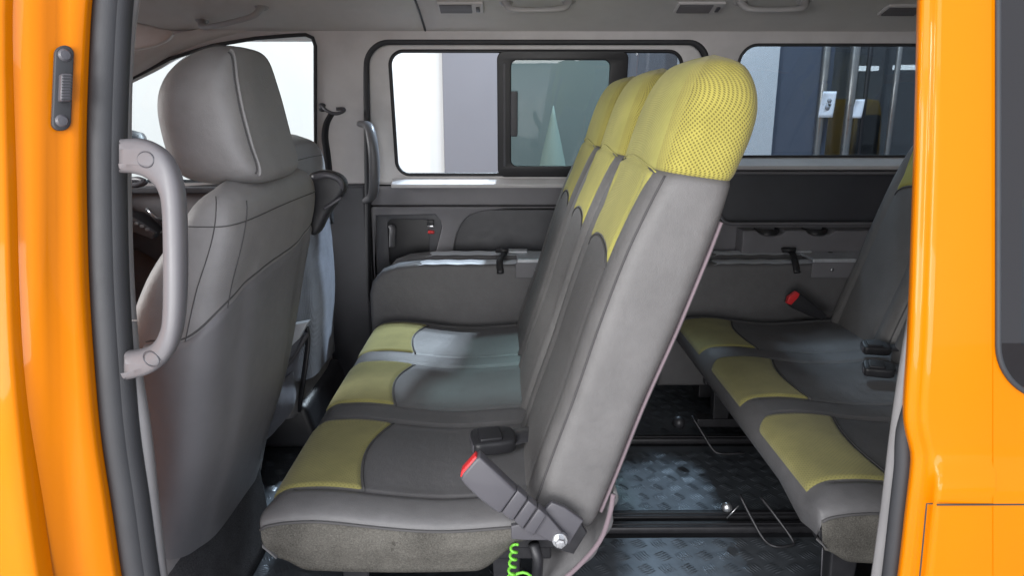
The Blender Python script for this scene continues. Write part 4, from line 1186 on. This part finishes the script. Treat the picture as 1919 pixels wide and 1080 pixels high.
    if full:
        def c2(u, t):      # lower side valance
            th = 2*math.pi*u; a = sup(math.cos(th), 5); b = sup(math.sin(th), 5)
            return (-.80+b*.215*(1-.12*t)+dx, 1.40+a*.268+dy, .06+.27*t+dz)
        loft('side_valance', c2, 50, 8, M['carpet_dark'], root)
        # upper hinge / lever housing at the far shoulder
        panel('recliner_cover', smooth2(pxpoly([(578, 328), (600, 319), (632, 326), (647, 342), (644, 362), (632, 380), (614, 405), (598, 436), (584, 440), (578, 420), (580, 390), (570, 350)], 1.70), 3), [], 1.69, .05, M['black'], root, .012)
        MB().tube([W(586, 333, 1.68), W(612, 328, 1.68), W(636, 338, 1.69), W(640, 356, 1.70)], .007, 10, smooth=5).build('recliner_lever', M['buckle'], root)
        MB().tube([W(606, 392, 1.685), W(622, 382, 1.685), W(640, 370, 1.69)], .004, 8, smooth=4).build('lever_rim', M['buckle'], root)
ds_ = thing('front_seat', (-.8, 1.4, FZ), 'large grey leather front seat with rounded headrest, nearest the camera', 'seat', 'front seats')
front_seat(ds_)
ps = thing('front_seat', (-1.0, 2.3, FZ), 'far front passenger seat mostly hidden, its shoulder bluish in window light', 'seat', 'front seats')
front_seat(ps, -.185, .80, .035, M['seat_leather'], M['pocket'], full=False, hdx=-.10, hdz=-.05)
# centre seat between them, its back lowered, pocket and strap on it
for c_o in ps.children:
    for vv in c_o.data.vertices: vv.co.x += .26*(.97-vv.co.z)
    for g_o in c_o.children:
        for vv in g_o.data.vertices: vv.co.x += .26*(.97-vv.co.z)
cs = thing('centre_seat', (-.6, 1.9, FZ), 'narrow centre seat back with sagging grey net pocket between the front seats', 'seat')
pts = [(-.76, .10), (-.70, .42), (-.64, .60), (-.60, .70), (-.63, .735), (-.70, .72), (-.76, .60), (-.86, .10)]
def pc(x, z, d): return (x, 1.90+d, z)
panel('backrest', smooth2(pts, 4), [], 0, .26, M['black'], cs, .02, place=pc)
v = []; f = []
a0 = [W(498, 735, 1.80), W(548, 690, 1.98)]; a1 = [W(490, 832, 1.80), W(540, 770, 1.98)]
for j in range(17):
    for i in range(13):
        u, w_ = i/12, j/16; p = a0[0].lerp(a0[1], u).lerp(a1[0].lerp(a1[1], u), w_)
        p = p+Vector((.035*math.sin(math.pi*w_)*math.sin(math.pi*u)**.7+.004*math.sin(9*u+5*w_), 0, -.012*math.sin(math.pi*u)*(1-w_))); v.append(p)
for j in range(16):
    for i in range(12): f.append((j*13+i, j*13+i+1, j*13+14+i, j*13+13+i))
o = mesh('net_pocket', v, f, M['pocket'], cs); s = o.modifiers.new('s', 'SOLIDIFY'); s.thickness = .005
MB().tube([W(497, 727, 1.80), W(520, 700, 1.88), W(548, 672, 1.96), W(578, 622, 2.02)], .007, 10, smooth=5).build('pocket_rail', M['buckle'], cs)
MB().lathe(W(500, 727, 1.79), (.5, -1, .2), [(.008, -.006), (.009, .002), (.005, .007)], 14).build('pocket_button', M['hinge'], cs)
pt = pxpoly([(545, 610), (578, 604), (560, 636), (534, 660), (538, 636)], 1.95)
panel('tray_edge', pt, [], 1.95, .03, M['pad'], cs, .003)
MB().tube([W(574, 610, 2.02), W(577, 640, 2.02), W(570, 700, 2.0), W(560, 770, 2.0)], .013, 10, smooth=4, flat=.5).build('side_strap', M['black'], cs)

# ------------------------------------------------------------------ far front door trim, mirror, footwell
fd = panel('front_door_trim', [(-2.3, .1), (XL-.14, .1), (XL-.14, Z_SILL-.006), (-2.3, Z_SILL-.006)], [], YW-.02, .05, M['trim_mid'], van, .01)
panel('sill_cap', [(-2.3, Z_SILL-.03), (XL-.145, Z_SILL-.03), (XL-.145, Z_SILL-.008), (-2.3, Z_SILL-.008)], [], YW-.05, .04, M['trim_dark'], fd, .006)
ar = panel('door_armrest', pxpoly([(150, 392), (245, 405), (270, 425), (292, 445), (300, 432), (330, 440), (330, 520), (260, 470), (150, 470)], 2.58), [], 2.58, .11, M['recess'], fd, .01)
pn = panel('switch_panel', pxpoly([(200, 392), (246, 408), (262, 418), (290, 437), (283, 448), (262, 440), (240, 432), (200, 420)], 2.565), [], 2.565, .02, M['trim_mid'], ar, .004)
for q in ((256, 419), (266, 424), (276, 430)): MB().box(W(*q, 2.558), (.012, .012, .010)).build('window_switch', M['hinge'], pn, bev=.002)
MB().tube([W(276, 392, 2.62), W(282, 398, 2.60), W(292, 408, 2.60), W(302, 412, 2.62)], .007, 8, smooth=4).build('inner_handle', M['steel'], fd)
mr = MB().lathe(W(246, 268, 2.85), (-1, 0, 0), [(.002, -.06), (.04, -.045), (.052, 0), (.05, .1), (.03, .14)], 24).build('wing_mirror', M['black'], van)
mr2 = MB().tube([W(238, 338, 2.60), W(258, 336, 2.58), W(272, 341, 2.57), W(258, 347, 2.56), W(238, 347, 2.56)], .010, 10, smooth=4).build('speaker_grille', M['buckle'], fd)
MB().box((-1.75, 1.9, .68), (.5, 1.6, .30)).build('dashboard', M['trim_dark'], van, bev=.06, seg=4)
# footwell bin seen low left
bn = thing('storage_bin', (-.55, 1.35, FZ), 'black plastic tray on the floor below the near front seat', 'tray')
pA = WZ(400, 1010, .09)
MB().tube([WZ(375, 1042, .08), WZ(425, 1040, .08), WZ(455, 1025, .08), WZ(470, 1002, .08), WZ(472, 990, .08), WZ(385, 985, .08)], .006, 8, closed=True, smooth=5).build('rim', M['black'], bn)
MB().box(WZ(422, 1018, .07), (.11, .06, .03)).build('tray', M['black_metal'], bn, bev=.006)
for k in range(2):
    MB().tube([WZ(400+k*28, 1034, .09), WZ(412+k*28, 1012, .09), WZ(425+k*28, 1010, .09)], .004, 8, smooth=4).build('grip', M['buckle'], bn)
